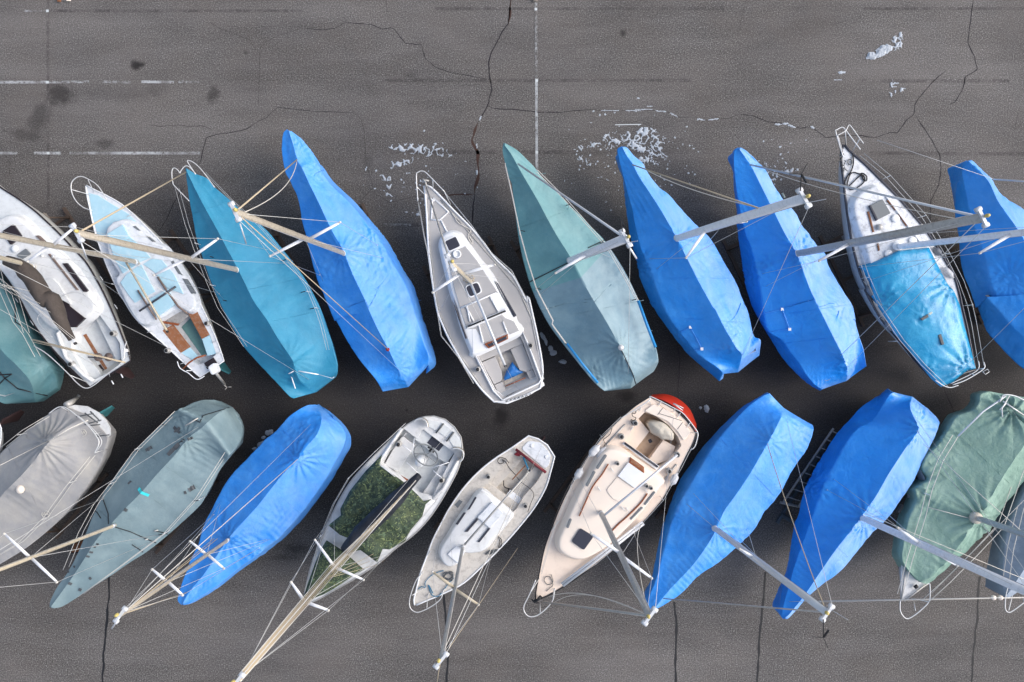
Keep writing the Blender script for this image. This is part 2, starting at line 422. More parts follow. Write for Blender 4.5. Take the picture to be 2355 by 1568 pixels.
def cover(spec):
    """tarpaulin over a laid-up boat: rails traced bow -> stern, ridge on top, skirt below the gunwale"""
    L, Mr, R = spec['L'], spec['M'], spec['R']; KL, KR = spec.get('KL'), spec.get('KR')
    zr = spec.get('zr', 2.95); zb = spec.get('zb', 2.4)
    N = spec.get('N', 190)
    def edge(P, low):
        n = len(P)-1; out = []
        for i, p in enumerate(P):
            f = i/n
            z = ZK+.22*(1-f)**2
            if low: z = z-(.75)*sm(0, .3, f)
            out.append(W(p, p[2] if len(p) > 2 else z))
        return out
    m3 = []; n = len(Mr)-1
    for i, p in enumerate(Mr):
        f = i/n; z = zb+(zr-zb)*sm(0, .38, f)
        m3.append(W(p, p[2] if len(p) > 2 else z))
    rails = [edge(L, bool(KL))]
    if KL: rails.append(edge(KL, False))
    rails.append(m3); mi = len(rails)-1
    if KR: rails.append(edge(KR, False))
    rails.append(edge(R, bool(KR)))
    rs = [catmull(r, N) for r in rails]
    cols = []
    for a, c in zip(rs[:-1], rs[1:]):
        w = max((p-q).length for p, q in zip(a, c)); cols.append(max(3, int(w/.052)))
    fans = [(W(p[:2], 2.6), p[2], p[3]*.9, int(p[4]*1.6), i*1.7) for i, p in enumerate(spec.get('fans', []))]
    pls = [(W(p[:2], 2.6), p[2], p[3], p[4], p[5]) for p in spec.get('pleats', [])]
    seed = spec['seed']; wk = spec.get('wr', 1.0)
    rows = []; meta = []
    for i in range(N+1):
        row = []; mrow = []
        for k, nc in enumerate(cols):
            a, c = rs[k][i], rs[k+1][i]
            for j in range(nc + (k == len(cols)-1)):
                f = j/nc; p = a.lerp(c, f)
                wdt = (a-c).length
                p.z -= .05*math.sin(PI*f)*min(1, wdt)   # cloth sags between ridge and edge
                row.append(p); mrow.append((k, f))
        rows.append(row); meta.append(mrow)
    nc = len(rows[0])
    # displacement
    out = []
    Lg = sum((rs[mi][i+1]-rs[mi][i]).length for i in range(N))
    for i in range(N+1):
        row = []
        for j in range(nc):
            p = rows[i][j]
            du = rows[min(i+1, N)][j]-rows[max(i-1, 0)][j]; dv = rows[i][min(j+1, nc-1)]-rows[i][max(j-1, 0)]
            nn = dv.cross(du)
            if nn.length < 1e-9: nn = Vector((0, 0, 1))
            nn.normalize()
            if nn.z < 0: nn = -nn
            k, f = meta[i][j]; al = i/N*Lg; cr = k+f
            e = sm(0, .05, i/N)*sm(0, .04, 1-i/N)
            mask = sm(-.15, .45, noise.noise(Vector((al*.45, cr*1.1, seed+5))))
            d = .03*noise.noise(p*.8+Vector((seed, 0, 0)))
            d += .02*mask*noise.noise(Vector((al*3.2, cr*.8+al*.25, seed+9)))
            m2 = sm(-.05, .5, noise.noise(Vector((al*.8+7, cr*1.7, seed+15))))
            d += .014*mask*noise.noise(Vector((al*8.5, cr*1.3+al*.9, seed+2)))
            d += .012*m2*(1-2.2*abs(noise.noise(Vector((al*5.5+cr*2.2, cr*1.2-al*.5, seed+21)))))
            d += .009*noise.noise(p*2.7+Vector((0, seed, 0)))
            ee = 1-abs(2*f-1) if (0 < k < len(cols)-1) else (f if k == len(cols)-1 else 1-f)
            d += .018*sm(.55, 1, ee)*(noise.noise(Vector((al*6.5, seed+31, 0)))+.3)*(.5+mask)*.6
            d -= .012*sm(.12, 0, 1-ee)*noise.noise(Vector((al*4, seed+41, 0)))
            row.append(p+nn*((d*wk+fan_disp(p, fans)+pleat_disp(p, pls))*e))
        out.append(row)
    ctr = sum((r[nc//2] for r in out), Vector())/len(out)
    t = thing('boat_cover', spec['label'], 'boat cover', ctr, spec.get('group', 'boat covers'))
    def patch(i0, i1, ends):
        mb = MB(); sub = out[i0:i1+1]; n_ = len(sub)
        vs = [p for r in sub for p in r]; fs = []
        for i in range(n_-1):
            for j in range(nc-1): fs.append([i*nc+j, i*nc+j+1, (i+1)*nc+j+1, (i+1)*nc+j])
        # skirt all round
        loop = []
        loop += [i*nc for i in range(n_)]
        if ends[1]: loop += [(n_-1)*nc+j for j in range(1, nc)]
        lp2 = [i*nc+nc-1 for i in range(n_)][::-1]
        if ends[1]: lp2 = lp2[1:]
        loop2 = loop+lp2 if ends[1] else None
        axm = rs[mi]
        def skirt(ids, close):
            nonlocal vs, fs
            prev = ids
            for st in (1, 2):
                cur = []
                for q in ids:
                    p = vs[q]; i = q//nc; c = axm[min(N, i0+i)]
                    dz = max(.06, p.z-spec.get('zs', 1.2))*st/2
                    inw = Vector((c.x-p.x, c.y-p.y, 0)); ln = max(inw.length, 1e-6)
                    wv = .03*noise.noise(Vector((p.x*3, p.y*3, seed+st)))
                    cur.append(len(vs)); vs.append(p+inw/ln*(min(.09*st, ln*.3)+wv)-Vector((0, 0, dz)))
                m_ = len(ids)
                for a in range(m_ if close else m_-1):
                    b_ = (a+1) % m_
                    fs.append([prev[a], prev[b_], cur[b_], cur[a]])
                prev = cur
        if ends[0] and ends[1]:
            ids = loop2 + [j for j in range(nc-2, 0, -1)]
            skirt(ids, True)
        elif ends[0]:
            skirt([i*nc for i in range(n_)][::-1]+[j for j in range(1, nc-1)]+[i*nc+nc-1 for i in range(n_)], False)
        else:
            skirt(loop2, False)
        mb.add(vs, fs, True); return mb
    rc = sum(cols[:mi])
    def crisp(o, n_):
        me = o.data; at = me.attributes.new('sharp_edge', 'BOOLEAN', 'EDGE')
        for e in me.edges:
            a, c = e.vertices
            if a < n_*nc and c < n_*nc and a % nc == rc and c % nc == rc and n_*.06 < a//nc < n_*.9: at.data[e.index].value = True
    ms = spec['mat']
    if isinstance(ms, str): crisp(patch(0, N, (True, True)).build('cloth', M[ms], t), N+1)
    else:
        s = int(spec['split']*N)
        crisp(patch(0, s, (True, False)).build('front_panel', M[ms[0]], t), s+1)
        crisp(patch(s, N, (False, True)).build('rear_panel', M[ms[1]], t), N-s+1)
    # boat below
    b = start(spec['boat'], spec['bgroup'], ctr); b.zg = 2.0
    gl = edge(KL or L, False); gr = edge(KR or R, False)
    gl = rail3(spec.get('gl_pre', []), ZK+.1)+gl+rail3(spec.get('gl_ext', []), ZK); gr = rail3(spec.get('gr_pre', []), ZK+.1)+gr+rail3(spec.get('gr_ext', []), ZK)
    def drop(P): return [Vector((p.x, p.y, ZK-.12)) for p in P]
    g1, g2_ = catmull(drop(gl), 30), catmull(drop(gr), 30)
    c = [(x+y)/2 for x, y in zip(g1, g2_)]
    g1 = [q+(x-q)*max(.05, 1-.14/max(.15, (x-q).length)) for x, q in zip(g1, c)]
    g2_ = [q+(x-q)*max(.05, 1-.14/max(.15, (x-q).length)) for x, q in zip(g2_, c)]
    b.beam = max((x-y).length for x, y in zip(g1, g2_))
    ax = (c[-1]-c[0]).normalized()
    g1 = g1[1:]; g2_ = g2_[1:]
    g1 = [x-ax*.25*i/30 for i, x in enumerate(g1)]; g2_ = [x-ax*.25*i/30 for i, x in enumerate(g2_)]
    make_hull(b, g1, g2_, ZK-.12, M[spec.get('hull', 'hull_white')], M['keel'], rud_m=M[spec.get('rud', 'keel')])
    b.cover = t; b.out = out; b.zb = spec.get('zm', zr-.08)
    cradle(b, spec['cradle'], spec.get('cm', 'cradle'))
    BOATS[spec['key']] = b
    return b
def on_cover(b, p, lift=.012, q=None):
    """nearest cover surface point under survey point p"""
    best = None
    for r in b.out[::2]:
        for v in r[::1]:
            k = S*(H-v.z)/H; du = v.x/k+CX-p[0]; dv = -v.y/k+CY-p[1]; d = du*du+dv*dv
            if best is None or d < best[0]: best = (d, v)
    v = W(p, best[1].z); v.z += lift; return v
def wire(root, name, a, c, r=.006, m='wire', sag=0, n=1):
    pts = [a.lerp(c, i/max(n, 1)) for i in range(max(n, 1)+1)]
    if sag:
        pts = [a.lerp(c, i/14)-Vector((0, 0, sag*4*(i/14)*(1-i/14))) for i in range(15)]
    return MB().tube(pts, r, 5).build(name, M[m], root)
def proj(v):
    k = S*(H-v.z)/H; return (v.x/k+CX, CY-v.y/k)
def on_line(A, B, p):
    best = min(range(301), key=lambda i: (lambda q: (q[0]-p[0])**2+(q[1]-p[1])**2)(proj(A.lerp(B, i/300))))
    return A.lerp(B, best/300)
def chain(b, base, sgn, aft=.25):
    """chainplate on the gunwale abreast of the mast"""
    P = b.R if sgn > 0 else b.L
    return min(P, key=lambda p: abs((p-base).dot(b.ax)-aft))
def mast(b, base, top=None, zb=None, zt=None, m='alu', w=.085, spreads=(), ratio=1.58, head=True, shrouds=True, vane=0, sm_='aluwhite', back=True, fore=None):
    """oval mast with gooseneck collar, masthead crane, spreaders and standing rigging"""
    zb = zb or b.zb
    if top is None: top = (CX+(base[0]-CX)*ratio, CY+(base[1]-CY)*ratio)
    bb = (base[0]-CX, base[1]-CY); tt = (top[0]-CX, top[1]-CY)
    if zt is None:
        zt = H-(H-zb)*(bb[0]**2+bb[1]**2)/max(1, bb[0]*tt[0]+bb[1]*tt[1]); zt = max(zb+8.2, min(zb+11.2, zt))
    A, B = W(base, zb), W(top, zt); b.mA, b.mB = A, B
    A0 = A-(B-A).normalized()*.5
    mo = MB().tube([A0, A, A.lerp(B, .5), B], [w, w, w, w*.93], 14, flat=(b.ax, .68)).build('mast', M[m], b.root)
    d = (B-A).normalized()
    # sail track on the aft face and a collar at the foot
    MB().tube([A+b.ax*w*1.0+d*.3, B+b.ax*w*.95], .012, 4).build('sail_track', M['alu'], mo)
    MB().tube([A-d*.02, A+d*.1], w*1.12, 12, flat=(b.ax, .72)).build('collar', M['alusilver'], mo)
    if head:
        mb = MB(); mb.box(B+d*.03, b.ax, b.side, d, .34, .06, .08); mb.lathe(B+b.ax*.17+d*.02-b.side*.06, [(.05, 0), (.05, .12)], 10, tuple(b.side))
        mb.lathe(B-b.ax*.17+d*.02-b.side*.06, [(.05, 0), (.05, .12)], 10, tuple(b.side))
        mb.build('masthead', M['alusilver'], mo)
        MB().lathe(B+d*.08+b.side*.05, [(.035, 0), (.04, .05), (.03, .11)], 10).build('masthead_light', M['yellow'], mo)
        if vane:
            v = MB(); p = B+d*.05-b.ax*.15; q = p-b.ax*.3+d*.45; v.tube([p, q], .012, 5)
            v.tube([q+b.side*.2-b.ax*.12, q, q-b.side*.2-b.ax*.12], .008, 4); v.box(q+b.ax*.1, b.ax, Vector((0, 0, 1)), b.side, .18, .09, .01)
            v.build('wind_vane', M['black'], mo)
            MB().tube([B+b.ax*.1, B+b.ax*.14+d*.9], .006, 4).build('antenna', M['aluwhite'], mo)
    tips = []
    for rp, tp in spreads:
        r0 = on_line(A, B, rp); t0 = W(tp, r0.z+.06)
        o = MB().tube([r0, r0.lerp(t0, .5), t0], [.045, .042, .03], 8, flat=(b.ax, .42)).build('spreader', M[sm_], b.root)
        MB().lathe(t0-Vector((0, 0, .02)), [(.02, 0), (.036, .02), (.03, .06)], 8).build('tip_boot', M['rope_white'], o)
        tips.append((r0, t0))
    if shrouds:
        hi = A.lerp(B, .97)
        for r0, t0 in tips:
            s = 1 if (t0-r0).dot(b.R[len(b.R)//2]-b.L[len(b.L)//2]) > 0 else -1
            c = chain(b, A, s, .15); c2 = chain(b, A, s, .55)
            MB().tube([hi, t0, c], .0055, 5).build('shroud', M['wire'], b.root)
            MB().tube([r0, c2], .0055, 5).build('lower_shroud', M['wire'], b.root)
            MB().tube([c, c.lerp(t0, .05)], .014, 5).build('turnbuckle', M['steel'], b.root)
    if fore: wire(b.root, 'forestay', on_line(A, B, fore[0]) if fore[0] else B, W(fore[1], fore[2]), fore[3] if len(fore) > 3 else .008, fore[4] if len(fore) > 4 else 'wire')
    if back: wire(b.root, 'backstay', B+b.ax*.2, (b.L[-1]+b.R[-1])/2+Vector((0, 0, .05)), .0055)
    return mo
M['hull_white'] = hull_mat('white_hull_dark_bottom', '#c6c8ca', '#3a2f31', 1.2, '#25406a')
M['hull_red'] = hull_mat('white_hull_red_bottom', '#cfcfca', '#6e2a22', 1.3)
M['hull_redtop'] = hull_mat('red_hull', '#b83522', '#4a1d1c', 1.0)
M['hull_red2'] = hull_mat('peach_hull_dark_red_bottom', '#cdbbae', '#6a2230', 1.2)
M['hull_navy'] = hull_mat('navy_hull', '#2c3c5c', '#3a2f31', 1.1)
TOP = 'sailboats laid up in the upper row'; BOT = 'sailboats laid up in the lower row'

COVERS = [
 dict(key='T1', seed=11, mat='tealdark', label='dark teal boat cover tied with black straps, cut off by the left edge', cradle='steel cradle under the dark teal covered boat at the left edge',
  boat='sailboat hidden under the dark teal cover with black straps', bgroup=TOP, zs=.9,
  L=[(-195, 470), (-190, 560), (-160, 680), (-118, 790), (-62, 870), (0, 923, 1.8), (30, 928, 1.5)],
  R=[(-185, 466), (-120, 520), (-60, 590), (0, 655), (37, 716), (62, 775), (84, 812), (108, 834), (126, 862, 1.7), (131, 890, 1.4)],
  M=[(-190, 470), (-120, 600), (-60, 705), (0, 800), (40, 842), (70, 878, 2.5), (82, 925, 1.4)],
  fans=[(82, 842, .5, .02, 9)]),
 dict(key='T4', seed=23, mat='cyan', label='bright cyan canvas boat cover with a smooth sharp ridge', cradle='steel cradle under the cyan covered boat', rud='rudder_teal',
  boat='sailboat under the bright cyan cover, its teal rudder showing at the stern', bgroup=TOP, wr=.6, hull='hull_navy',
  L=b0((1705, 165), (1720, 290), (1745, 470), (1770, 600), (1810, 820), (1860, 980), (1905, 1120), (1960, 1260), (2020, 1400), (2100, 1568))+c0((2190, 570), (2240, 660), (2354, 790))+c1((180, 980), (300, 1110))+[(675, 916)],
  R=[(427, 386)]+b0((1800, 220), (1900, 260), (1975, 345), (2100, 450), (2200, 540), (2310, 620))+b1((100, 740), (200, 860), (330, 1020), (440, 1170), (520, 1310), (590, 1450))+c1((650, 480), (700, 620), (730, 740))+c1((748, 820), (750, 890, 1.9), (745, 920, 1.6)),
  M=[(428, 391)]+b0((1780, 330), (1900, 560), (2000, 740), (2100, 930), (2180, 1080), (2260, 1240), (2340, 1400))+c1((100, 410), (200, 580), (330, 775))+[(676, 840, 2.7), (690, 875, 2.3), (722, 903, 1.6)],
  pleats=[(480, 480, .8, .01, .6, .3), (660, 870, .6, .014, 1.2, .2)],
  fans=[(671, 826, .7, .02, 11), (547, 620, .35, .012, 8)]),
 dict(key='T5', seed=31, mat='blue_light', label='mid blue tarpaulin cover with a tall rounded bow, taller than its neighbours', cradle='steel cradle under the blue covered boat left of the grey decked yacht',
  boat='sailboat under the blue cover with the rounded bow left of the grey decked yacht', bgroup=TOP,
  L=a1((285, 1190), (250, 1230), (238, 1380), (265, 1568))+b1((320, 300), (380, 430), (410, 560), (420, 640), (450, 750), (490, 920), (530, 1060), (570, 1200), (620, 1330), (720, 1568))+c1((720, 390), (840, 600), (960, 790), (1100, 960), (1165, 1073, 1.6)),
  KR=a1((330, 1210), (420, 1295), (515, 1430), (600, 1568))+[(731, 382), (754, 416), (779, 442), (802, 464), (826, 492), (851, 522), (870, 547), (887, 578), (911, 620), (930, 652), (945, 690), (957, 730), (967, 762), (977, 795), (986, 819), (984, 838, 1.9)],
  R=a1((330, 1210), (430, 1290), (540, 1430), (620, 1568))+b1((600, 140), (700, 280), (800, 380), (900, 470), (1000, 580), (1100, 700), (1180, 800), (1250, 920), (1350, 1090), (1430, 1220), (1490, 1370), (1545, 1568))+c1((1560, 440), (1610, 620), (1645, 740), (1648, 830, 1.3), (1600, 880, 1.3)),
  M=a1((300, 1200), (340, 1330), (385, 1480))+b1((430, 180), (500, 330), (570, 470), (640, 620), (720, 780), (800, 920), (880, 1120), (950, 1270), (1040, 1450))+c1((1000, 230), (1100, 460), (1200, 650))+[(901, 820, 2.7), (914, 848, 2.3), (930, 872, 1.9), (938, 890, 1.4)],
  pleats=[(855, 535, .5, .03, None, .22), (880, 585, .5, .025, None, .25), (935, 870, .5, .025, None, .25), (735, 620, .5, .025, None, .25), (690, 335, .5, .016, 2.2, .16), (727, 392, .7, .014, .9, .17), (868, 600, .6, .016, .3, .16), (760, 600, .8, .01, 1.0, .25), (900, 700, .8, .01, .5, .3)],
  fans=[(790, 582, .8, .03, 10), (891, 800, .5, .03, 12), (848, 530, .5, .02, 9), (913, 848, .4, .025, 7)]),
 dict(key='T7', seed=41, mat=('teal', 'greyblue'), split=.5, label='two-piece canvas cover, teal in front and grey blue behind the mast', cradle='steel cradle under the two-piece teal and grey covered boat',
  boat='sailboat under the two-piece teal and grey cover, white lifelines outside', bgroup=TOP, wr=.7,
  L=a1((2275, 1310), (2268, 1390), (2290, 1500))+b1((2330, 260))+b2((0, 330), (20, 500), (50, 740), (90, 960), (140, 1150), (190, 1300), (270, 1480))+c2((230, 250), (330, 440), (450, 610), (600, 800), (740, 970), (840, 1060), (870, 1067, 1.8)),
  R=[(1159, 328)]+a2((30, 1370), (110, 1440), (220, 1555))+b2((290, 270), (400, 370), (520, 500), (640, 620), (750, 730), (850, 830), (920, 930), (1000, 1050), (1080, 1200), (1150, 1350), (1200, 1480))+c2((1240, 440), (1310, 620), (1345, 770), (1335, 830, 1.7), (1300, 890, 1.5)),
  M=[(1160, 334)]+b2((0, 50), (70, 180), (140, 300), (240, 470), (330, 640), (420, 800), (540, 990), (600, 1110), (690, 1280), (760, 1400))+c2((740, 220), (850, 400), (930, 540), (1000, 670))+[(1437, 828, 2.6), (1455, 862, 2.2), (1450, 893, 1.5)],
  pleats=[(1365, 855, .5, .02, .3, .16), (1400, 870, .5, .016, .2, .15), (1455, 830, .7, .014, 1.2, .2), (1190, 390, .6, .012, .9, .18), (1300, 690, 1.2, .009, 1.9, .28), (1255, 560, .8, .008, 1.8, .3)],
  fans=[(1427, 800, .8, .03, 11), (1364, 860, .5, .025, 8)]),
 dict(key='T8', seed=53, mat='blue', label='blue tarpaulin cover with a square box-shaped stern and small zipped flap', cradle='steel cradle under the blue covered boat with the box-shaped stern',
  boat='sailboat under the blue cover with the square box-shaped stern', bgroup=TOP,
  L=a2((1010, 1345), (965, 1380), (985, 1500))+b2((1000, 200), (1020, 270), (1035, 420), (1055, 600), (1085, 790), (1110, 900), (1150, 1010), (1185, 1180), (1230, 1300), (1300, 1450))+c2((1270, 250), (1380, 420), (1500, 580), (1630, 740), (1780, 870), (1905, 977)),
  KL=[(1430, 337), (1420, 346), (1426, 376), (1437, 420), (1446, 455)]+b2((1110, 580), (1150, 780), (1190, 920), (1290, 1140))+[(1507, 655), (1521, 692), (1536, 725), (1556, 755), (1580, 785), (1606, 814), (1652, 847), (1662, 860, 1.8)],
  R=a2((1015, 1347), (1060, 1360), (1120, 1430), (1200, 1500))+b2((1250, 210), (1340, 330), (1440, 410), (1530, 510), (1650, 640), (1730, 720), (1810, 800), (1890, 920), (1960, 1050), (2040, 1180), (2090, 1290), (2150, 1470))+c2((2110, 220), (2170, 340), (2200, 480), (2230, 570), (2285, 600), (2275, 740, 1.5)),
  M=a2((1012, 1352), (1060, 1440))+b2((1110, 130), (1160, 230), (1230, 340), (1330, 490), (1420, 640), (1510, 800), (1590, 960), (1640, 1060), (1700, 1180), (1770, 1310), (1850, 1450))+c2((1870, 320), (1950, 480), (2020, 600))+[(1694, 802, 2.9), (1705, 815, 2.7), (1700, 840, 1.9), (1697, 856, 1.4)],
  pleats=[(1478, 605, .6, .03, None, .2), (1690, 790, .5, .03, None, .25), (1530, 620, .5, .015, None, .25), (1570, 775, .4, .02, None, .25), (1480, 470, .75, .016, .45, .15), (1462, 420, .5, .012, .4, .15), (1670, 765, .35, .016, .2, .13), (1615, 590, .9, .01, .9, .22), (1560, 700, .8, .008, .4, .3)],
  fans=[(1553, 547, .7, .03, 10), (1690, 760, .4, .03, 13), (1475, 605, .6, .03, 8)]),
 dict(key='T9', seed=67, mat='blue_deep', label='deep blue tarpaulin cover with crisp ridge, left of the white-decked yacht', cradle='steel cradle under the deep blue covered boat left of the white deck',
  boat='sailboat under the deep blue cover left of the white deck with the tarp', bgroup=TOP,
  L=[(1697, 339)]+a2((2040, 1380), (2025, 1450))+b2((2030, 130), (2035, 250), (2045, 420), (2065, 600), (2080, 800), (2100, 950), (2130, 1130), (2160, 1280), (2200, 1420), (2260, 1540))+c3((60, 650), (150, 780), (260, 900), (380, 1010), (480, 1065)),
  KL=[(1698, 340), (1689, 347), (1687, 375), (1691, 420), (1697, 460)]+b2((2110, 600), (2150, 780), (2200, 900), (2250, 1100), (2280, 1250), (2310, 1450))+c3((0, 510), (130, 600), (200, 700), (290, 820), (350, 920), (440, 1020, 1.9), (500, 1052, 1.6)),
  R=[(1700, 339)]+a2((2110, 1360), (2170, 1400), (2250, 1480), (2330, 1560))+b3((60, 340), (140, 460), (250, 580), (300, 680), (370, 770), (460, 890), (530, 960), (555, 1060), (610, 1160), (690, 1300), (770, 1430), (800, 1568))+c3((680, 150), (775, 290), (800, 420), (840, 570), (880, 690), (905, 840)),
  M=[(1699, 342)]+a2((2180, 1500))+b2((2240, 230), (2350, 450))+b3((60, 580), (150, 760), (240, 910), (290, 1020), (340, 1160), (400, 1310), (470, 1450))+c3((420, 220), (500, 370), (590, 550), (680, 730))+[(1944, 838, 2.6), (1948, 862, 2.0), (1946, 876, 1.5)],
  pleats=[(1872, 565, .5, .035, None, .22), (1760, 610, .6, .03, None, .22), (1950, 840, .5, .03, None, .22), (1800, 700, .6, .012, None, .3), (1732, 365, .4, .016, 1.0, .14), (1722, 490, .6, .012, .4, .16), (1850, 640, .4, .02, .2, .13), (1820, 570, .5, .016, .9, .15), (1925, 700, .8, .012, .9, .2), (1895, 880, .3, .016, .3, .13)],
  fans=[(1832, 583, .8, .035, 10), (1936, 815, .5, .03, 11), (1870, 690, .3, .01, 9), (1745, 620, .4, .025, 8)]),
 dict(key='T11', seed=71, mat='blue', label='blue tarpaulin cover cut off by the right edge of the upper row', cradle='steel cradle under the blue covered boat at the right edge',
  boat='sailboat under the blue cover at the right edge of the upper row', bgroup=TOP,
  L=[(2222, 369)]+b3((1790, 130), (1770, 220), (1735, 340), (1725, 500), (1730, 640), (1755, 800), (1770, 1000), (1800, 1150), (1860, 1300), (1910, 1450))+c3((1900, 240), (1960, 380), (2010, 510), (2100, 620), (2200, 730))+[(2360, 852), (2440, 885)],
  KL=[(2223, 370), (2215, 380), (2212, 400)]+b3((1800, 290), (1840, 480), (1900, 700), (1990, 950), (2050, 1200), (2120, 1400))+c3((2010, 200), (2130, 330), (2230, 450))+[(2356, 778), (2400, 820), (2450, 855)],
  R=[(2226, 369)]+b3((1880, 100), (1950, 170), (2060, 270), (2100, 350), (2200, 450))+[(2354, 482), (2430, 560), (2500, 680), (2530, 780), (2535, 830)],
  M=[(2225, 371)]+b3((1860, 120), (2020, 280), (2120, 480), (2260, 680), (2340, 800))+[(2400, 640), (2450, 740), (2478, 810, 2.7), (2490, 855, 1.8)],
  pleats=[(2320, 620, .8, .03, None, .35), (2245, 390, .4, .02, None, .2), (2260, 480, .6, .012, .5, .16), (2300, 660, .9, .01, .3, .3)],
  fans=[(2330, 640, .9, .02, 13), (2240, 390, .3, .02, 8)]),
 dict(key='B2', seed=83, mat='greybeige', label='grey and beige canvas cover pleated near a white stern, left edge', cradle='steel cradle under the grey beige covered boat at the left edge', rud='rudder_teal',
  boat='white-sterned sailboat under the grey beige cover at the left edge', bgroup=BOT, wr=.6, gl_ext=[(170, 931), (200, 934)], gr_ext=[(254, 1000), (253, 984), (243, 965), (226, 948)],
  L=[(-118, 1345), (-108, 1262), (-82, 1180), (-40, 1100), (0, 1044.5), (20, 1024.5), (50, 999.5), (82.5, 974.5), (112, 952), (140, 937), (160, 939)],
  R=[(-113, 1347), (-60, 1330), (0, 1297), (25, 1282), (57, 1262), (90, 1237), (122, 1209.5), (150, 1182), (175, 1152), (200, 1119.5), (217, 1092), (230, 1067), (240, 1039.5), (247, 1012), (244, 1003)],
  M=[(-115, 1346), (-60, 1240), (0, 1144.5), (25, 1117), (50, 1092), (82, 1054.5), (112, 1017), (140, 995, 2.6), (175, 972, 2.3), (208, 958, 2.05)],
  pleats=[(60, 1150, 1.0, .01, .8, .25), (130, 1080, .8, .01, .9, .22)],
  fans=[(112, 1017, 1.1, .035, 12)]),
 dict(key='B3', seed=97, mat='greygreen', label='grey green canvas cover with tape patches and a hooped stern', cradle='steel cradle under the grey green taped cover',
  boat='sailboat under the grey green cover with tape patches, cream mast', bgroup=BOT, wr=.7,
  L=[(114, 1396), (116, 1381), (131, 1351), (153, 1320), (170, 1290), (177, 1275), (190, 1244.5), (207, 1202), (220, 1172), (237, 1134), (252, 1112), (275, 1079), (305, 1042), (337, 1007), (375, 972), (398, 950, 2.45), (411, 941, 2.75), (428, 933, 2.2), (462, 921, 1.75), (492, 919, 1.5)],
  R=[(118, 1398), (127, 1398), (144, 1394), (175, 1375), (219, 1346), (262, 1318), (300, 1292), (337, 1269), (375, 1239), (412, 1207), (437, 1184), (462, 1159), (478, 1132), (500, 1089), (519, 1062, 2.3), (528, 1045, 2.75), (545, 1027, 2.1), (556, 1003, 1.75), (557, 980, 1.5), (550, 962, 1.5)],
  M=[(116, 1396), (162, 1333), (188, 1294), (220, 1244), (262, 1197), (295, 1162), (325, 1132), (362, 1089), (397, 1052), (432, 1009), (458, 988, 2.95), (476, 972, 3.0), (492, 958, 2.6), (515, 942, 2.0), (530, 937, 1.4)],
  pleats=[(405, 965, .5, .02, 1.9, .15), (470, 1040, .9, .016, .9, .18), (440, 1080, .7, .012, 2.2, .2)],
  fans=[(437, 1008, .7, .04, 9), (262, 1208, .4, .015, 8), (410, 950, .4, .03, 8)]),
 dict(key='B4', seed=101, mat='blue_light', label='pale blue tarpaulin cover with a rounded humped stern in the lower row', cradle='steel cradle under the pale blue rounded cover of the lower row',
  boat='sailboat under the pale blue cover with the rounded stern, long cream mast', bgroup=BOT,
  L=[(417, 1391), (409, 1381), (411, 1368), (420, 1338), (431, 1311), (442, 1281), (457, 1250), (464, 1220), (475, 1194), (487, 1172), (500, 1144), (515, 1117), (532, 1092), (555, 1067), (588, 1034), (608, 1012), (636, 989), (663, 959), (688, 941), (706, 932, 1.9), (724, 930, 1.6)],
  KR=[(420, 1390), (436, 1386), (457, 1373), (500, 1346), (543, 1311), (583, 1282), (612, 1258), (641, 1236), (663, 1213), (689, 1183), (713, 1153), (732, 1126), (752, 1096), (769, 1066), (783, 1041), (792, 1020), (795, 1000, 2.0), (785, 980, 1.9), (765, 960, 1.8)],
  R=[(421, 1391), (437, 1388), (459, 1377), (503, 1351), (547, 1316), (588, 1287), (618, 1264), (648, 1242), (671, 1219), (698, 1189), (723, 1159), (743, 1132), (763, 1102), (781, 1072), (796, 1047), (806, 1029), (808, 1010), (803, 994), (788, 973), (768, 954), (743, 938)],
  M=[(419, 1389), (437, 1359), (472, 1316), (520, 1246), (537, 1224), (588, 1168), (613, 1137), (643, 1099), (663, 1077), (686, 1054), (706, 1025, 3.0), (728, 1000, 2.95), (738, 972, 2.6), (738, 950, 2.0), (735, 936, 1.5)],
  pleats=[(700, 1005, .7, .03, None, .25), (670, 1040, .6, .025, None, .22), (580, 1275, .5, .03, None, .22), (500, 1200, .6, .02, None, .25), (550, 1245, .6, .016, .7, .16), (615, 1190, .8, .01, .8, .25), (735, 1010, .5, .012, .2, .18), (640, 1200, .5, .014, 2.4, .16)],
  fans=[(690, 1050, .8, .04, 9), (525, 1243, .7, .035, 9), (580, 1270, .4, .03, 7)]),
 dict(key='B8', seed=113, mat='blue_light', label='blue tarpaulin cover with a flared stern corner, right of the peach yacht', cradle='steel cradle under the blue covered boat right of the peach yacht',
  boat='sailboat under the blue cover right of the peach yacht', bgroup=BOT,
  L=[(1500, 1405), (1488, 1395), (1484, 1373), (1498, 1330), (1512, 1265), (1524, 1202), (1527, 1200), (1537, 1169), (1552, 1132), (1567, 1099), (1589, 1067), (1614, 1029), (1647, 992), (1677, 962), (1707, 934), (1727, 922), (1752, 907), (1764, 902)],
  KL=[(1501, 1405), (1492, 1397), (1491, 1376), (1508, 1332), (1521, 1283), (1533, 1240), (1542, 1207), (1555, 1176), (1574, 1138), (1592, 1106), (1612, 1072), (1634, 1036), (1660, 1000), (1687, 968), (1714, 940), (1736, 922), (1758, 908, 2.2), (1770, 905, 2.2)],
  R=[(1503, 1403), (1527, 1390), (1566, 1364), (1605, 1324), (1658, 1289), (1702, 1249), (1732, 1219), (1757, 1177), (1765, 1169), (1792, 1134), (1818, 1086), (1853, 1037), (1864, 1012), (1870, 990), (1869, 978, 1.9), (1860, 973, 1.9)],
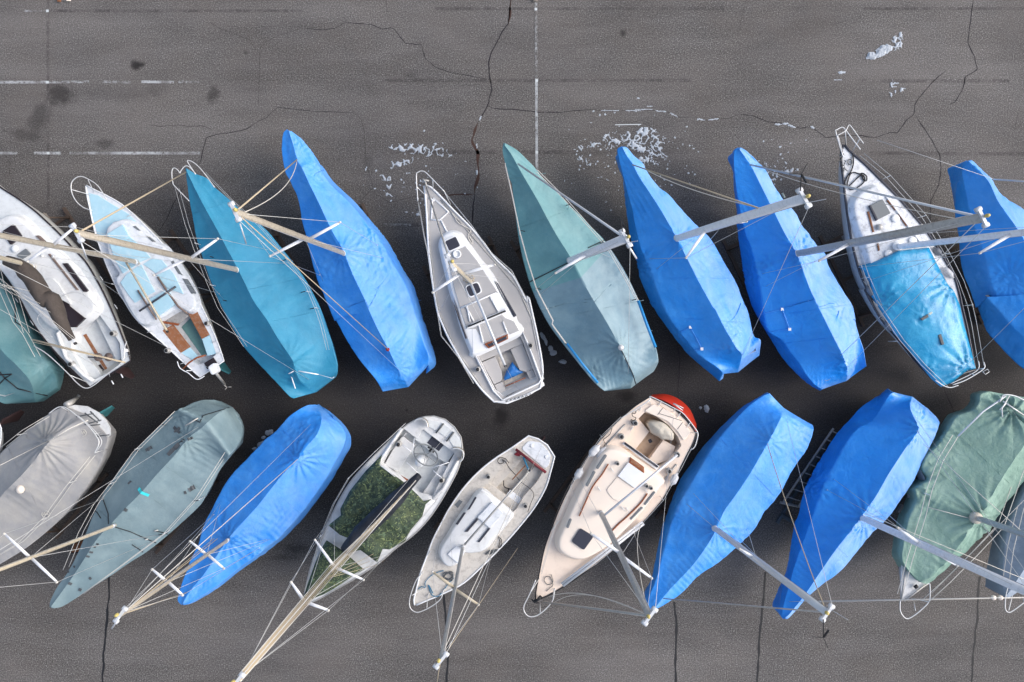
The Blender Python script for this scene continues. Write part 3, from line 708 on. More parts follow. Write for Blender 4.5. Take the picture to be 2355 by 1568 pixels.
  M=[(1502, 1402), (1544, 1351), (1597, 1294), (1641, 1228), (1664, 1177), (1692, 1137), (1722, 1092), (1747, 1049), (1765, 1018), (1783, 985, 2.9), (1795, 960, 2.6), (1802, 938, 1.9)],
  pleats=[(1590, 1175, .7, .025, None, .25), (1700, 1250, .6, .025, None, .25), (1830, 990, .6, .02, None, .25), (1592, 1310, .8, .014, .75, .17), (1560, 1345, .6, .012, .75, .16), (1620, 1280, .6, .012, .8, .15), (1800, 1000, .7, .01, .5, .22)],
  fans=[(1642, 1216, .7, .025, 9), (1765, 1015, .6, .03, 9), (1580, 1200, .5, .02, 7)]),
 dict(key='B9', seed=127, mat='blue_deep', label='deep blue tarpaulin cover with a gathered white-lit stern beside the metal ladder', cradle='steel cradle under the blue covered boat beside the metal ladder',
  boat='sailboat under the deep blue cover beside the metal ladder', bgroup=BOT, cm='cradle_blue',
  L=[(1800, 1423), (1794, 1412), (1795, 1377), (1800, 1342), (1811, 1294), (1820, 1241), (1827, 1202), (1835, 1185), (1846, 1138), (1866, 1090), (1897, 1037), (1923, 998), (1958, 959), (1978, 937), (2015, 912), (2040, 893)],
  KL=[(1802, 1423), (1798, 1413), (1804, 1381), (1815, 1342), (1827, 1300), (1848, 1239), (1870, 1182), (1896, 1112), (1918, 1068), (1962, 994), (2005, 966), (2028, 934), (2045, 908, 2.3), (2055, 902, 2.2)],
  R=[(1805, 1423), (1813, 1421), (1831, 1403), (1853, 1377), (1888, 1346), (1927, 1316), (1955, 1286), (1980, 1256), (2010, 1221), (2045, 1186), (2071, 1147), (2098, 1107), (2115, 1072), (2137, 1029), (2148, 1005), (2157, 980), (2157, 967, 1.9), (2134, 940, 1.8)],
  M=[(1804, 1421), (1818, 1408), (1853, 1364), (1888, 1311), (1923, 1261), (1958, 1217), (1984, 1182), (2015, 1138), (2045, 1086), (2080, 1033), (2110, 988), (2098, 955, 2.9), (2092, 930, 2.6), (2098, 912, 1.9)],
  pleats=[(1905, 1120, .7, .03, None, .25), (2125, 945, .5, .04, None, .2), (1975, 1205, .5, .03, None, .2), (1945, 1210, .5, .018, .7, .14), (1860, 1310, .7, .014, .8, .16), (2080, 1010, .5, .018, .2, .14), (2000, 1170, .5, .016, .6, .14), (2110, 930, .4, .02, 2.0, .14)],
  fans=[(1980, 1190, .9, .035, 11), (2108, 985, .7, .04, 11), (1890, 1125, .5, .03, 8)]),
 dict(key='B10', seed=131, mat='green', label='sage green canvas cover, loose and folded, at the right of the lower row', cradle='steel cradle under the sage green covered boat',
  boat='white-bowed sailboat under the loose sage green cover', bgroup=BOT, wr=1.25, zr=2.9, zb=2.3, cm='cradle_blue', gl_pre=[(2071, 1381), (2072, 1340)], gr_pre=[(2074, 1382), (2100, 1362)],
  L=[(2089, 1311), (2074, 1288), (2076, 1252), (2089, 1191), (2106, 1151), (2103, 1125), (2133, 1103), (2120, 1077), (2128, 1051), (2155, 1024), (2175, 994), (2186, 977), (2200, 957), (2235, 944), (2250, 927), (2253, 907), (2276, 900)],
  R=[(2120, 1340), (2137, 1340), (2172, 1311), (2203, 1281), (2268, 1224), (2275, 1221), (2308, 1164), (2354, 1107), (2400, 1040), (2420, 985), (2405, 940), (2370, 915)],
  M=[(2111, 1336, 2.2), (2146, 1322), (2203, 1255), (2247, 1191), (2262, 1171), (2308, 1094), (2354, 1024), (2375, 985, 2.9), (2350, 945, 2.6), (2320, 908, 2.0)],
  pleats=[(2120, 1110, .7, .05, None, .35), (2280, 1180, .6, .05, None, .3), (2300, 930, .9, .05, None, .4), (2170, 1300, .7, .03, None, .35), (2150, 1080, .8, .02, 2.2, .2), (2200, 1010, .8, .016, .7, .22), (2140, 1160, .7, .025, 2.6, .2), (2330, 960, .7, .025, .5, .18)],
  fans=[(2250, 1190, 1.2, .05, 9), (2110, 1115, .7, .05, 7), (2330, 945, 1.0, .07, 7), (2180, 1000, .5, .03, 8)]),
 dict(key='B11', seed=139, mat='slate', label='slate grey cover of the boat cut off by the lower right edge', cradle='steel cradle under the slate grey covered boat at the lower right edge',
  boat='sailboat under the slate grey cover at the lower right edge', bgroup=BOT,
  L=[(2308, 1372), (2305, 1303), (2314, 1224), (2330, 1180), (2354, 1130), (2400, 1060), (2460, 1000), (2500, 985)],
  R=[(2318, 1376), (2354, 1350), (2420, 1310), (2500, 1230), (2550, 1140), (2570, 1060), (2550, 1010)],
  M=[(2312, 1372), (2360, 1300), (2420, 1200), (2480, 1100), (2520, 1020, 2.5), (2530, 990, 1.8)],
  fans=[]),
]
for sp in COVERS: cover(sp)
B = BOATS
# ---------- open-decked boats ----------
def deckboat(key, label, group, Lp, Rp, hm, deckm, zg=2.05, keelm='keel', depth=1.45, cr=None, rail='trim', railr=.022, n=40, rud=None, stern=None):
    L, R = rail3(Lp, zg), rail3(Rp, zg)
    ctr = sum(L+R, Vector())/len(L+R)
    b = start(label, group, ctr); b.zg = zg
    make_hull(b, L, R, zg, M[hm], M[keelm], depth=depth, n=n, rud_m=M[rud or keelm])
    b.beam = max((x-y).length for x, y in zip(b.L, b.R))
    b.holes = []; b.deckm = deckm; b.stern = rail3(stern, zg) if stern else []
    o = MB(); o.tube(b.L+b.stern+b.R[::-1], railr, 6); o.build('toe_rail', M[rail], b.root)
    BOATS[key] = b
    if cr: cradle(b, cr)
    return b
def finish_deck(b):
    z = b.zg-.012
    out = [Vector((p.x, p.y, z)) for p in b.L+b.stern+b.R[::-1]]
    loops = [out]+b.holes
    vs = [v for l in loops for v in l]
    mb = MB(); mb.add(vs, [list(t) for t in tessellate_polygon(loops)], False)
    o = mb.build('deck', M[b.deckm], b.root)
    return o
def slab(b, name, px, z, h=.02, m='trim', e=.012, r=0, parent=None, smooth=False):
    """raised panel: outline traced at its top"""
    P = [W(p, z+h) for p in px]
    if smooth: P = closed(P)
    if r: P = rounded(P, r)
    lo = .08 if z > b.zg+.15 else .01
    mb = MB(); mb.rings([offset(P, e, z-lo), offset(P, e, z+h-e*.5), P])
    return mb.build(name, M[m], parent or b.root)
def cabin(b, px, h=.36, slope=.12, m='white', crown=.03, smooth=True, name='cabin'):
    z = b.zg-.02; P = [W(p, z+h) for p in px]
    if smooth: P = closed(P)
    c = sum(P, Vector())/len(P)
    ins = lambda k, dz: [c+(p-c)*k+Vector((0, 0, dz)) for p in P]
    mb = MB(); mb.rings([offset(P, slope, z), offset(P, slope*.3, z+h*.8), offset(P, .015, z+h*.96), ins(.985, 0), ins(.95, crown*.25), ins(.9, crown*.4), ins(.6, crown*.85), ins(.25, crown)], smooth=True)
    b.zc = z+h+crown+.025
    return mb.build(name, M[m], b.root)
def well(b, px, depth=.45, fm='peachfloor', wm='trim', r=.06, name='cockpit'):
    z = b.zg-.012
    P = rounded([W(p, z) for p in px], r)
    b.holes.append(P)
    mb = MB(); lo = offset(P, -.05, z-depth)
    mb.rings([P, [p-Vector((0, 0, depth*.5)) for p in offset(P, -.02)], lo], cap_top=False)
    o = mb.build(name, M[wm], b.root, fix=False)
    f = MB(); f.add(lo, [list(t) for t in tessellate_polygon([lo])], False); f.build('sole', M[fm], o, fix=False)
    return z-depth
def lip(b, px, h=.12, w=.06, m='trim', name='coaming', z=None, close=True):
    z = b.zg-.02 if z is None else z
    P = [W(p, z+h) for p in px]
    Pi = P
    mb = MB()
    pts = P+[P[0]] if close else P
    mb.tube([p-Vector((0, 0, h*.45)) for p in pts], [h*.62]*len(pts), 8, flat=(Vector((0, 0, 1)), w/h))
    return mb.build(name, M[m], b.root)
def winch(b, p, z=None, r=.075, m='alu'):
    z = z or b.zg
    o = MB().lathe(W(p, z)-Vector((0, 0, .02)), [(r*1.15, 0), (r*1.15, .03), (r*.75, .06), (r*.8, .14), (r, .17), (r*.95, .19)], 14).build('winch', M[m], b.root)
    MB().lathe(W(p, z)+Vector((0, 0, .165)), [(r*.7, 0), (r*.7, .016), (r*.5, .03)], 10).build('winch_socket', M['black'], o)
def cleat(b, p, ang=None, z=None, m='steel'):
    z = z or b.zg; c = W(p, z); d = b.ax if ang is None else Vector((math.cos(ang), math.sin(ang), 0))
    mb = MB(); mb.tube([c-d*.1+Vector((0, 0, .06)), c-d*.05+Vector((0, 0, .055)), c+d*.05+Vector((0, 0, .055)), c+d*.1+Vector((0, 0, .06))], [.008, .014, .014, .008], 6)
    mb.tube([c-d*.03-Vector((0, 0, .01)), c-d*.03+Vector((0, 0, .05))], .012, 5); mb.tube([c+d*.03-Vector((0, 0, .01)), c+d*.03+Vector((0, 0, .05))], .012, 5)
    mb.build('cleat', M[m], b.root)
def stick(b, name, px, z, r=.02, m='alu', sag=0, parent=None, n=6, smooth=False):
    pts = [W(p, p[2] if len(p) > 2 else z) for p in px]
    if smooth: pts = catmull(pts, len(pts)*5)
    return MB().tube(pts, r, n).build(name, M[m], parent or b.root)
def loop_rail(b, name, px, z, legs, r=.016, m='steel', smooth=True, zl=None):
    """tubular pulpit: top rail and legs"""
    pts = [W(p, p[2] if len(p) > 2 else z) for p in px]
    if smooth: pts = catmull(pts, len(pts)*5)
    o = MB().tube(pts, r, 6).build(name, M[m], b.root)
    for a, c in legs:
        MB().tube([W(a, a[2] if len(a) > 2 else z), W(c, zl or b.zg-.02)], r*.85, 6).build('rail_leg', M[m], o)
    return o
def lifelines(b, px, z, m='wire', r=.006, posts=(), hh=(1.0, .55), zb=None):
    """guard wires on stanchions; px traced at the top wire"""
    zb = zb or b.zg
    top = [W(p, z) for p in px]
    MB().tube(top, r, 5).build('lifeline', M[m], b.root)
    MB().tube([Vector((p.x, p.y, zb+(z-zb)*.52)) for p in top], r, 5).build('lifeline', M[m], b.root)
    for p in posts:
        t = W(p, z); MB().tube([Vector((t.x, t.y, zb-.05)), t], .012, 6).build('stanchion', M['steel'], b.root)
def fender(p, q, z, label, r=.11, m='fender'):
    a, c = W(p, z), W(q, z); L = (c-a).length; ax = (c-a).normalized()
    t = thing('fender', label, 'fender', (a+c)/2, 'fenders on the boats')
    n = 9; prof = [(.025, -.04), (.03, 0)]+[(r*math.sin(PI*.5*min(1, (.02+i/n)*3.2, (1.02-i/n)*3.2)), L*i/n) for i in range(1, n)]+[(.03, L), (.025, L+.04)]
    o = MB().lathe(a, prof, 14, ax).build('body', M[m], t)
    MB().tube([a-ax*.03, a-ax*.12+Vector((0, 0, .02)), a-ax*.2-Vector((0, 0, .02))], .008, 5).build('lanyard', M['rope_white'], t)
    return t
def rope(name, label, px, z, r=.012, m='rope_black', cat='rope', n=6):
    pts = catmull([W(p, p[2] if len(p) > 2 else z) for p in px], len(px)*5)
    for i, p in enumerate(pts): p.z += .004*math.sin(i*1.7)
    c = sum(pts, Vector())/len(pts)
    o = thing(name, label, cat, c, 'loose ropes')
    MB().tube(pts, r, 6).build('line', M[m], o); return o
def boom(b, p, q, z0, z1, r=.06, m='aluwhite'):
    a, c = W(p, z0), W(q, z1)
    o = MB().tube([a, a.lerp(c, .5), c], r, 12, flat=(Vector((0, 0, 1)), .75)).build('boom', M[m], b.root)
    d = (c-a).normalized()
    MB().tube([c-d*.01, c+d*.05], r*1.08, 10, flat=(Vector((0, 0, 1)), .75)).build('end_cap', M['black'], o)
    return o
def furled(b, px, z0, z1, w, m):
    """stowed sail or sail cover lying along the boom"""
    P = catmull([W(p, z0+(z1-z0)*i/(len(px)-1)) for i, p in enumerate(px)], 34)
    n = 14; vs, fs = [], []
    for i, p in enumerate(P):
        t = (P[min(i+1, 34)]-P[max(i-1, 0)]).normalized(); s = Vector((-t.y, t.x, 0)).normalized(); u = Vector((0, 0, 1))
        f = i/34; ww = w*(w_prof(f)); 
        for j in range(n):
            a = 2*PI*j/n; rr = 1+.1*noise.noise(Vector((i*.35, math.cos(a)*1.3, math.sin(a)*1.3)))+.035*math.sin(i*.9+3*a)
            vs.append(p+s*math.cos(a)*ww*rr+u*math.sin(a)*ww*1.25*rr)
    for i in range(34):
        for j in range(n):
            q = (j+1) % n; fs.append([i*n+j, i*n+q, (i+1)*n+q, (i+1)*n+j])
    fs.append(list(range(n))[::-1]); fs.append([34*n+j for j in range(n)])
    mb = MB(); mb.add(vs, fs); return mb.build('sail_cover', M[m], b.root)
w_prof = lambda f: .62+.38*sm(0, .25, f)*(1-.9*sm(.5, 1, f))-.25*sm(.7, 1, f)+.012*math.sin(f*17)
def tarp(label, px, zf, m, name='tarp', cat='tarpaulin', amp=.03, seed=1, fans=(), holes=None, grp=None, res=.07):
    """loose sheet over a deck: outline traced, height from zf(p), edges hang a little"""
    P = [W(p, 2.45) for p in px]
    xs = [p.x for p in P]; ys = [p.y for p in P]
    fans = [(W(p[:2], 2.5), p[2], p[3], p[4], i*1.3) for i, p in enumerate(fans)]
    bm = bmesh.new()
    dense = []
    for i in range(len(P)):
        a, c = P[i], P[(i+1) % len(P)]; k = max(1, int((c-a).length/res))
        dense += [a.lerp(c, j/k) for j in range(k)]
    from mathutils.geometry import delaunay_2d_cdt, intersect_point_line
    pts = [Vector((p.x, p.y)) for p in dense]; ed = [(i, (i+1) % len(pts)) for i in range(len(pts))]
    def inside(x, y):
        c = False
        for i in range(len(P)):
            a, q = P[i], P[i-1]
            if (a.y > y) != (q.y > y) and x < (q.x-a.x)*(y-a.y)/(q.y-a.y)+a.x: c = not c
        return c
    y = min(ys)
    while y < max(ys):
        x = min(xs)
        while x < max(xs):
            X = x+random.uniform(-.2, .2)*res; Y = y+random.uniform(-.2, .2)*res
            if inside(X, Y) and min((Vector((X, Y))-q).length for q in pts[:len(dense)]) > res*.5: pts.append(Vector((X, Y)))
            x += res
        y += res
    vs, _, fs, _, _, _ = delaunay_2d_cdt(pts, ed, [list(range(len(dense)))], 1, 1e-5)
    out = []
    for v in vs:
        de = min((v-q).length for q in pts[:len(dense)])
        z = zf(Vector((v.x, v.y, 0)))
        q = Vector((v.x, v.y, 0))
        mask = .5+.5*noise.noise(q*1.1+Vector((seed, 0, 3)))
        d = amp*(1.5*noise.noise(q*1.1+Vector((seed, 0, 0)))+.6*mask*noise.noise(Vector((v.x*3+v.y*1.5, v.y*1.4-v.x*.5, seed)))+.15*mask*noise.noise(q*7+Vector((0, seed, 0))))
        z += d*sm(0, .1, de)+fan_disp(q, fans)
        pm = sm(0, .6, noise.noise(q*.9+Vector((seed, 4, 0)))); z += amp*.9*pm*(1-2.2*abs(noise.noise(Vector((v.x*2.6+v.y*2.2, v.y*1.1-v.x*.9, seed+4)))))
        z -= .10*(1-sm(0, .12, de))
        k = (H-z)/(H-2.45)   # stay under the traced outline
        out.append(Vector((v.x*k, v.y*k, z)))
    ctr = sum(out, Vector())/len(out)
    t = thing(name, label, cat, ctr, grp)
    mb = MB(); mb.add(out, [list(f) for f in fs], True)
    o = mb.build('sheet', M[m], t)
    so = o.modifiers.new('Solidify', 'SOLIDIFY'); so.thickness = .006; so.offset = -1
    return t

# --- T2: white cruiser at the left, brown sail cover on the boom ---
b = deckboat('T2', 'white cruising yacht with brown sail cover on its boom and open cockpit', TOP,
  [(-92, 352), (-88, 440), (-60, 520), (0, 617), (25, 655), (45, 687), (75, 742), (110, 790), (155, 840), (192, 876), (208, 890)],
  [(-88, 350), (-40, 398), (0, 430), (42, 457), (80, 485), (112, 514), (140, 541), (168, 571), (197, 602), (219, 638), (238, 673), (256, 712), (270, 745), (284, 780), (296, 812), (300, 830)],
  'hull_red', 'palegrey', depth=1.5, cr='steel cradle under the white cruising yacht with the brown sail cover', rail='darkbrown', railr=.03, stern=[(250, 868), (278, 848)][:0])
cabin(b, [(-25, 520), (0, 506), (15, 499), (37, 500), (55, 514), (82, 541), (118, 576), (158, 615), (180, 645), (204, 678), (216, 706), (205, 722), (190, 733), (165, 742), (130, 752), (105, 742), (60, 690), (15, 635), (-20, 585)], .38, .14, 'white')
slab(b, 'hatch', b0((20, 750), (120, 685), (195, 790), (95, 870)), b.zc, .04, 'darkbrown', r=.04)
slab(b, 'deck_locker', b0((155, 965), (235, 910), (275, 955), (190, 1005)), b.zc-.02, .05, 'grate', r=.02)
slab(b, 'window', b0((578, 1046), (612, 1043), (800, 1290), (790, 1302), (765, 1300)), b.zc-.02, .02, 'darkbrown')
slab(b, 'handrail', b0((445, 960), (458, 958), (715, 1285), (700, 1283)), b.zc-.04, .05, 'woodrail')
slab(b, 'handrail', b0((330, 790), (350, 788), (400, 835), (385, 840)), b.zc-.04, .05, 'woodrail')
slab(b, 'companionway', c0((500, 240), (600, 207), (640, 290), (775, 398), (690, 478), (650, 478), (570, 370)), b.zc-.03, .03, 'darkbrown')
slab(b, 'hatch_slide', b0((380, 1215), (480, 1180), (530, 1230), (650, 1420), (560, 1370), (490, 1400), (400, 1260)), b.zc, .06, 'white', r=.06)
MB().lathe(W((34, 572), b.zc), [(.12, 0), (.12, .03), (.05, .05)], 14).build('vent', M['trim'], b.root)
for p in ((97, 588), (123, 590)): MB().lathe(W(p, b.zc-.03), [(.05, 0), (.05, .04), (.03, .06)], 10).build('deck_filler', M['steel'], b.root)
fz = well(b, c0((668, 520), (900, 345), (1100, 620), (1120, 800), (1040, 880), (850, 970), (800, 950), (650, 690)), .5, 'palegrey', 'white')
slab(b, 'seat', c0((880, 400), (930, 370), (1085, 610), (1110, 760), (1075, 800), (1050, 740)), fz, .3, 'palegrey')
slab(b, 'seat', c0((640, 640), (690, 620), (900, 880), (920, 930), (850, 965), (800, 930)), fz, .3, 'palegrey')
lip(b, c0((650, 500), (560, 500), (520, 540), (600, 760), (760, 920), (850, 975)), .16, .1, 'white', close=False)
slab(b, 'grating_slot', c0((768, 555), (790, 545), (1000, 890), (985, 900), (900, 770)), fz, .02, 'wood')
slab(b, 'floor_hatch', c0((900, 835), (920, 825), (960, 885), (935, 893)), fz, .03, 'darkbrown')
stick(b, 'tiller', c0((810, 755), (1045, 770)), fz+.4, .025, 'dark')
for p in c0((905, 755), (1000, 755)): MB().lathe(W(p, fz+.32), [(.14, 0), (.14, .03), (.05, .05), (.05, .1)], 14).build('wheel_pedestal', M['woodrail'], b.root)
for p in c0((1050, 540), (668, 820)): winch(b, p, b.zg+.06, .09)
finish_deck(b)
mast(b, (75, 612), (-325, 508), zb=2.55, zt=12.2, m='spar_cream', shrouds=True, spreads=[((-60, 575), (-40, 520)), ((-60, 575), (-75, 640))])
boom(b, (62, 612), c0((690, 625))[0], 3.2, 3.2, .06, 'alusilver')
furled(b, b0((60, 1020), (200, 1080), (330, 1230), (420, 1370))+c0((480, 230), (570, 440), (660, 590)), 3.35, 3.3, .27, 'sail_brown')
loop_rail(b, 'sprayhood_frame', b0((500, 1395), (600, 1330), (700, 1310), (790, 1345), (890, 1440)), b.zg+.55, [], .014)
loop_rail(b, 'sprayhood_frame', c0((480, 570), (400, 500), (350, 430), (350, 380), (390, 335)), b.zg+.5, [], .014)
loop_rail(b, 'pushpit', c0((310, 650), (450, 740), (640, 920), (700, 985), (780, 1040), (860, 1015), (1000, 900), (1130, 790), (1140, 690), (1165, 610)), b.zg+.6, [(c0((640, 920))[0], c0((800, 985))[0]), (c0((1140, 760))[0], c0((1195, 740))[0]), (c0((1000, 900))[0], c0((1010, 935))[0])], .016)
stick(b, 'mainsheet', c0((300, 595), (640, 680), (860, 735), (1150, 805)), 3.0, .03, 'rope_light')
stick(b, 'mainsheet', c0((300, 615), (640, 690), (900, 750)), 3.05, .012, 'rope_light')
for q in ((715, 605), (680, 600)): wire(b.root, 'halyard', W(b0((0, 1180))[0], 4.2), W(c0(q)[0], 3.4), .007, 'rope_white')
for y, q in ((1225, (360, 1320)), (1215, (480, 1470)), (1235, (250, 1330)), (1250, (600, 1560))):
    wire(b.root, 'halyard', W(b0((-20, y))[0], 4.6), W(b0(q)[0], 3.3), .006, 'rope_white')
for k, s in ((0, 0), (1, 14)): stick(b, 'stern_bracket', c0((1110-k*85, 910+k*62), (1130-k*85, 945+k*60)), b.zg-.1, .02, 'aluwhite')
for p, q in (((40, 690), (60, 720)), ((75, 742), (80, 745)), ((235, 640), (247, 655)), ((268, 705), (275, 712))): cleat(b, p)
slab(b, 'horseshoe_bracket', c0((1115, 690), (1150, 680), (1160, 705), (1125, 712)), b.zg+.5, .08, 'trim', r=.03)

# --- T3: pale blue wooden-trimmed boat ---
b = deckboat('T3', 'pale blue decked sailboat with weathered teak seats and an outboard on its stern', TOP,
  b0((788, 330), (800, 420), (830, 560), (870, 740), (920, 900), (980, 1060), (1050, 1220), (1100, 1330))+c0((1130, 220), (1230, 380), (1350, 500), (1500, 630), (1640, 760), (1760, 870), (1838, 940)),
  b0((795, 325), (870, 365), (980, 418), (1120, 500), (1260, 622), (1385, 745), (1500, 865), (1610, 995), (1705, 1125), (1790, 1285), (1860, 1450))+c0((1880, 340), (1970, 545), (2030, 700), (2060, 790)),
  'hull_red', 'dinghywhite', depth=1.35, cr='steel cradle under the pale blue decked sailboat', rail='trim', railr=.02, rud='rudder_teal')
slab(b, 'foredeck_panel', b0((820, 400), (900, 420), (1010, 490), (1180, 590), (1250, 660), (1200, 650), (1130, 640), (1040, 660), (985, 720), (960, 800), (900, 780), (850, 600)), b.zg-.012, .008, 'whiteblue')
slab(b, 'side_deck_panel', b0((1420, 850), (1500, 890), (1650, 1080), (1740, 1260), (1700, 1250), (1560, 1050)), b.zg-.012, .008, 'whiteblue')
cabin(b, b0((985, 760), (1010, 700), (1065, 665), (1130, 650), (1200, 675), (1260, 720), (1410, 850), (1500, 900), (1590, 1020), (1690, 1170), (1770, 1330))+c0((1790, 270), (1740, 330), (1640, 300), (1480, 390), (1400, 430), (1290, 440), (1180, 280), (1110, 130))+b0((1070, 1190), (1100, 1130), (1010, 980)), .3, .1, 'dinghywhite')
zc = b.zc-.01
slab(b, 'roof_panel', b0((985, 790), (1125, 695), (1185, 795), (1290, 890), (1380, 990), (1300, 1020), (1130, 1130), (1060, 1010)), zc, .01, 'whiteblue')
slab(b, 'roof_panel', b0((1110, 1220), (1160, 1150), (1270, 1070), (1300, 1060), (1420, 1300), (1240, 1400), (1190, 1340)), zc-.005, .01, 'whiteblue')
slab(b, 'roof_panel', b0((1320, 1050), (1400, 1000), (1480, 1010), (1600, 1150), (1680, 1320), (1540, 1270), (1420, 1120)), zc, .01, 'whiteblue')
slab(b, 'hatch', b0((1375, 1375), (1540, 1280), (1600, 1420), (1440, 1530)), zc, .07, 'whiteblue')
slab(b, 'foredeck_hatch', b0((985, 775), (1125, 690), (1180, 790), (1070, 880)), zc, .05, 'whiteblue')
for px in (b0((1225, 705), (1240, 700), (1285, 738), (1270, 735)), b0((1345, 790), (1360, 795), (1415, 838), (1400, 840)), b0((1575, 1030), (1590, 1020), (1665, 1140), (1680, 1150), (1640, 1135)), b0((1680, 1185), (1715, 1190), (1790, 1315), (1760, 1318))):
    slab(b, 'window', px, zc-.05, .03, 'grate')
stick(b, 'handrail', b0((1450, 1168), (1530, 1290), (1640, 1440), (1725, 1505)), zc+.05, .035, 'woodrail')
stick(b, 'handrail', b0((1268, 1290), (1350, 1420))+c0((1440, 410)), zc+.05, .03, 'woodrail')
stick(b, 'traveller', b0((1282, 1482), (1615, 1257)), zc+.1, .035, 'dark')
fz = well(b, c0((1480, 400), (1620, 300), (1735, 350), (1800, 320), (1935, 560), (1990, 730), (1900, 800), (1820, 830), (1700, 740), (1640, 690), (1500, 510)), .45, 'dinghywhite', 'dinghywhite')
slab(b, 'companionway_board', c0((1472, 392), (1612, 296), (1728, 378), (1640, 455)), b.zg-.04, .03, 'woodgrey')
slab(b, 'seat', c0((1728, 348), (1800, 308), (1920, 548), (1855, 583)), b.zg-.05, .04, 'wood')
slab(b, 'seat', c0((1495, 512), (1590, 460), (1745, 660), (1660, 715)), b.zg-.05, .04, 'wood')
slab(b, 'seat', c0((1860, 590), (1925, 558), (1985, 720), (1910, 740)), b.zg-.05, .03, 'whiteblue')
slab(b, 'seat', c0((1670, 715), (1745, 670), (1810, 740), (1780, 790)), b.zg-.05, .03, 'whiteblue')
slab(b, 'sole_mat', c0((1672, 480), (1750, 402), (1922, 720), (1855, 738)), fz, .02, 'teal_sole')
slab(b, 'bridge_rail', c0((1440, 415), (1500, 428), (1640, 450), (1632, 463), (1490, 440)), b.zg, .05, 'varnish')
stick(b, 'tiller', c0((1672, 872), (1740, 805), (1810, 760), (1890, 738)), b.zg+.2, [.022, .03, .03, .03], 'varnish', smooth=False)
slab(b, 'motor_well', c0((1880, 812), (1960, 762), (2000, 822), (1905, 862)), b.zg, .03, 'darkbrown')
om = slab(b, 'outboard_motor', c0((1922, 852), (1965, 820), (1990, 880), (1950, 908)), b.zg+.1, .3, 'trim', .04, .04)
stick(b, 'drive_leg', [c0((1970, 880))[0]+(b.zg+.1,), c0((2065, 1005))[0]+(1.2,)], 1.5, .05, 'alu', parent=om)
mb = MB(); pc = W(c0((2085, 1030))[0], 1.15)
for k in range(3):
    a = k*2.094; d = Vector((math.cos(a), math.sin(a)*.7, math.sin(a)*.7)); mb.tube([pc, pc+d*.08, pc+d*.16], [.02, .06, .03], 8, flat=(Vector((0, 0, 1)), .25))
mb.build('propeller', M['alu'], om)
finish_deck(b)
loop_rail(b, 'pulpit', b0((980, 455), (900, 330), (800, 262), (740, 243), (690, 262), (655, 310), (660, 390), (700, 470), (770, 530), (848, 556)), b.zg+.6, [(b0((810, 275))[0], b0((865, 390))[0]), (b0((660, 365))[0], b0((830, 412))[0])], .015)
loop_rail(b, 'pushpit', c0((1630, 795), (1650, 850), (1690, 880), (1730, 900), (1790, 950), (1830, 958), (1880, 930)), b.zg+.55, [(c0((1715, 880))[0], c0((1780, 880))[0])], .015, 'aluwhite')
for p in c0((1912, 447), (1548, 695)): winch(b, p, b.zg, .08)
for p in b0((1200, 605), (1350, 845), (1460, 975), (1470, 1010), (1050, 1055), (1075, 1155), (1100, 1235), (1710, 1310), (1790, 1385)): cleat(b, p, .4)
for p in c0((1305, 435), (1385, 520), (1690, 810), (1980, 615), (2010, 720)): cleat(b, p, .3)
mast(b, (312, 602), (-172, 508), zb=2.5, zt=12.2, m='spar_tan', w=.088, spreads=[((122, 560), (172, 522)), ((116, 558), (64, 601))])
boom(b, (290, 603), (384, 761), 3.1, 3.1, .045, 'spar_cream')
# --- T6: grey decked yacht ---
b = deckboat('T6', 'grey-decked yacht with white trim lines, short cream mast and open cockpit', TOP,
  b1((1545, 330), (1555, 400), (1570, 600), (1582, 850), (1602, 1050), (1632, 1280), (1662, 1450))+c1((1680, 370), (1762, 560), (1862, 740), (1962, 900), (2082, 1060), (2190, 1165)),
  b1((1560, 322), (1600, 335), (1700, 430), (1820, 558), (1960, 698), (2080, 838), (2200, 998))+b2((0, 1148), (78, 1280), (138, 1400))+c2((146, 180), (205, 430), (245, 620), (280, 830), (280, 950)),
  'hull_white', 'greydeck', depth=1.55, cr='steel cradle under the grey-decked yacht', rail='trim', railr=.035, stern=[(1242, 892), (1215, 906), (1190, 916), (1160, 923)][::-1])
z = b.zg-.012
lines = [b1((1612, 640), (1620, 480), (1630, 440), (1770, 570), (1690, 645), (1612, 640)), b1((1700, 645), (1765, 770)), b1((1640, 470), (1590, 440))]
for l in lines: stick(b, 'trim_line', l, b.zg+.0, .03, 'trim', n=5)
for l in (b1((1570, 450), (1600, 900), (1650, 1300))+c1((1690, 360), (1850, 700), (2100, 1060)), b1((1700, 460), (1900, 690), (2190, 1020))+c2((60, 130), (180, 400), (240, 700))): stick(b, 'sheet_track', l, b.zg, .022, 'alu', n=5)
cabin(b, b1((1705, 860), (1722, 805), (1760, 772), (1805, 762), (1858, 775), (1895, 815), (2030, 1000), (2150, 1150), (2255, 1350), (2345, 1500))+[(1183, 742), (1194, 762), (1145, 788), (1092, 812)]+c1((1990, 690), (1905, 480), (1865, 330))+b1((1805, 1300), (1755, 1100), (1715, 930)), .34, .13, 'trim')
zc = b.zc
slab(b, 'roof_panel', b1((1770, 960), (1925, 890), (2030, 1020), (2120, 1160), (2220, 1310), (1880, 1455), (1830, 1290), (1790, 1100)), zc-.02, .012, 'greydeck')
slab(b, 'roof_panel', b1((1905, 1400), (2150, 1350), (2230, 1480), (2300, 1560))+f6((555, 395), (415, 468), (360, 375), (300, 375), (262, 260)), zc-.035, .014, 'greydeck')
slab(b, 'roof_panel', f6((565, 392), (520, 300), (600, 330), (632, 388), (580, 408)), zc-.03, .018, 'greydeck')
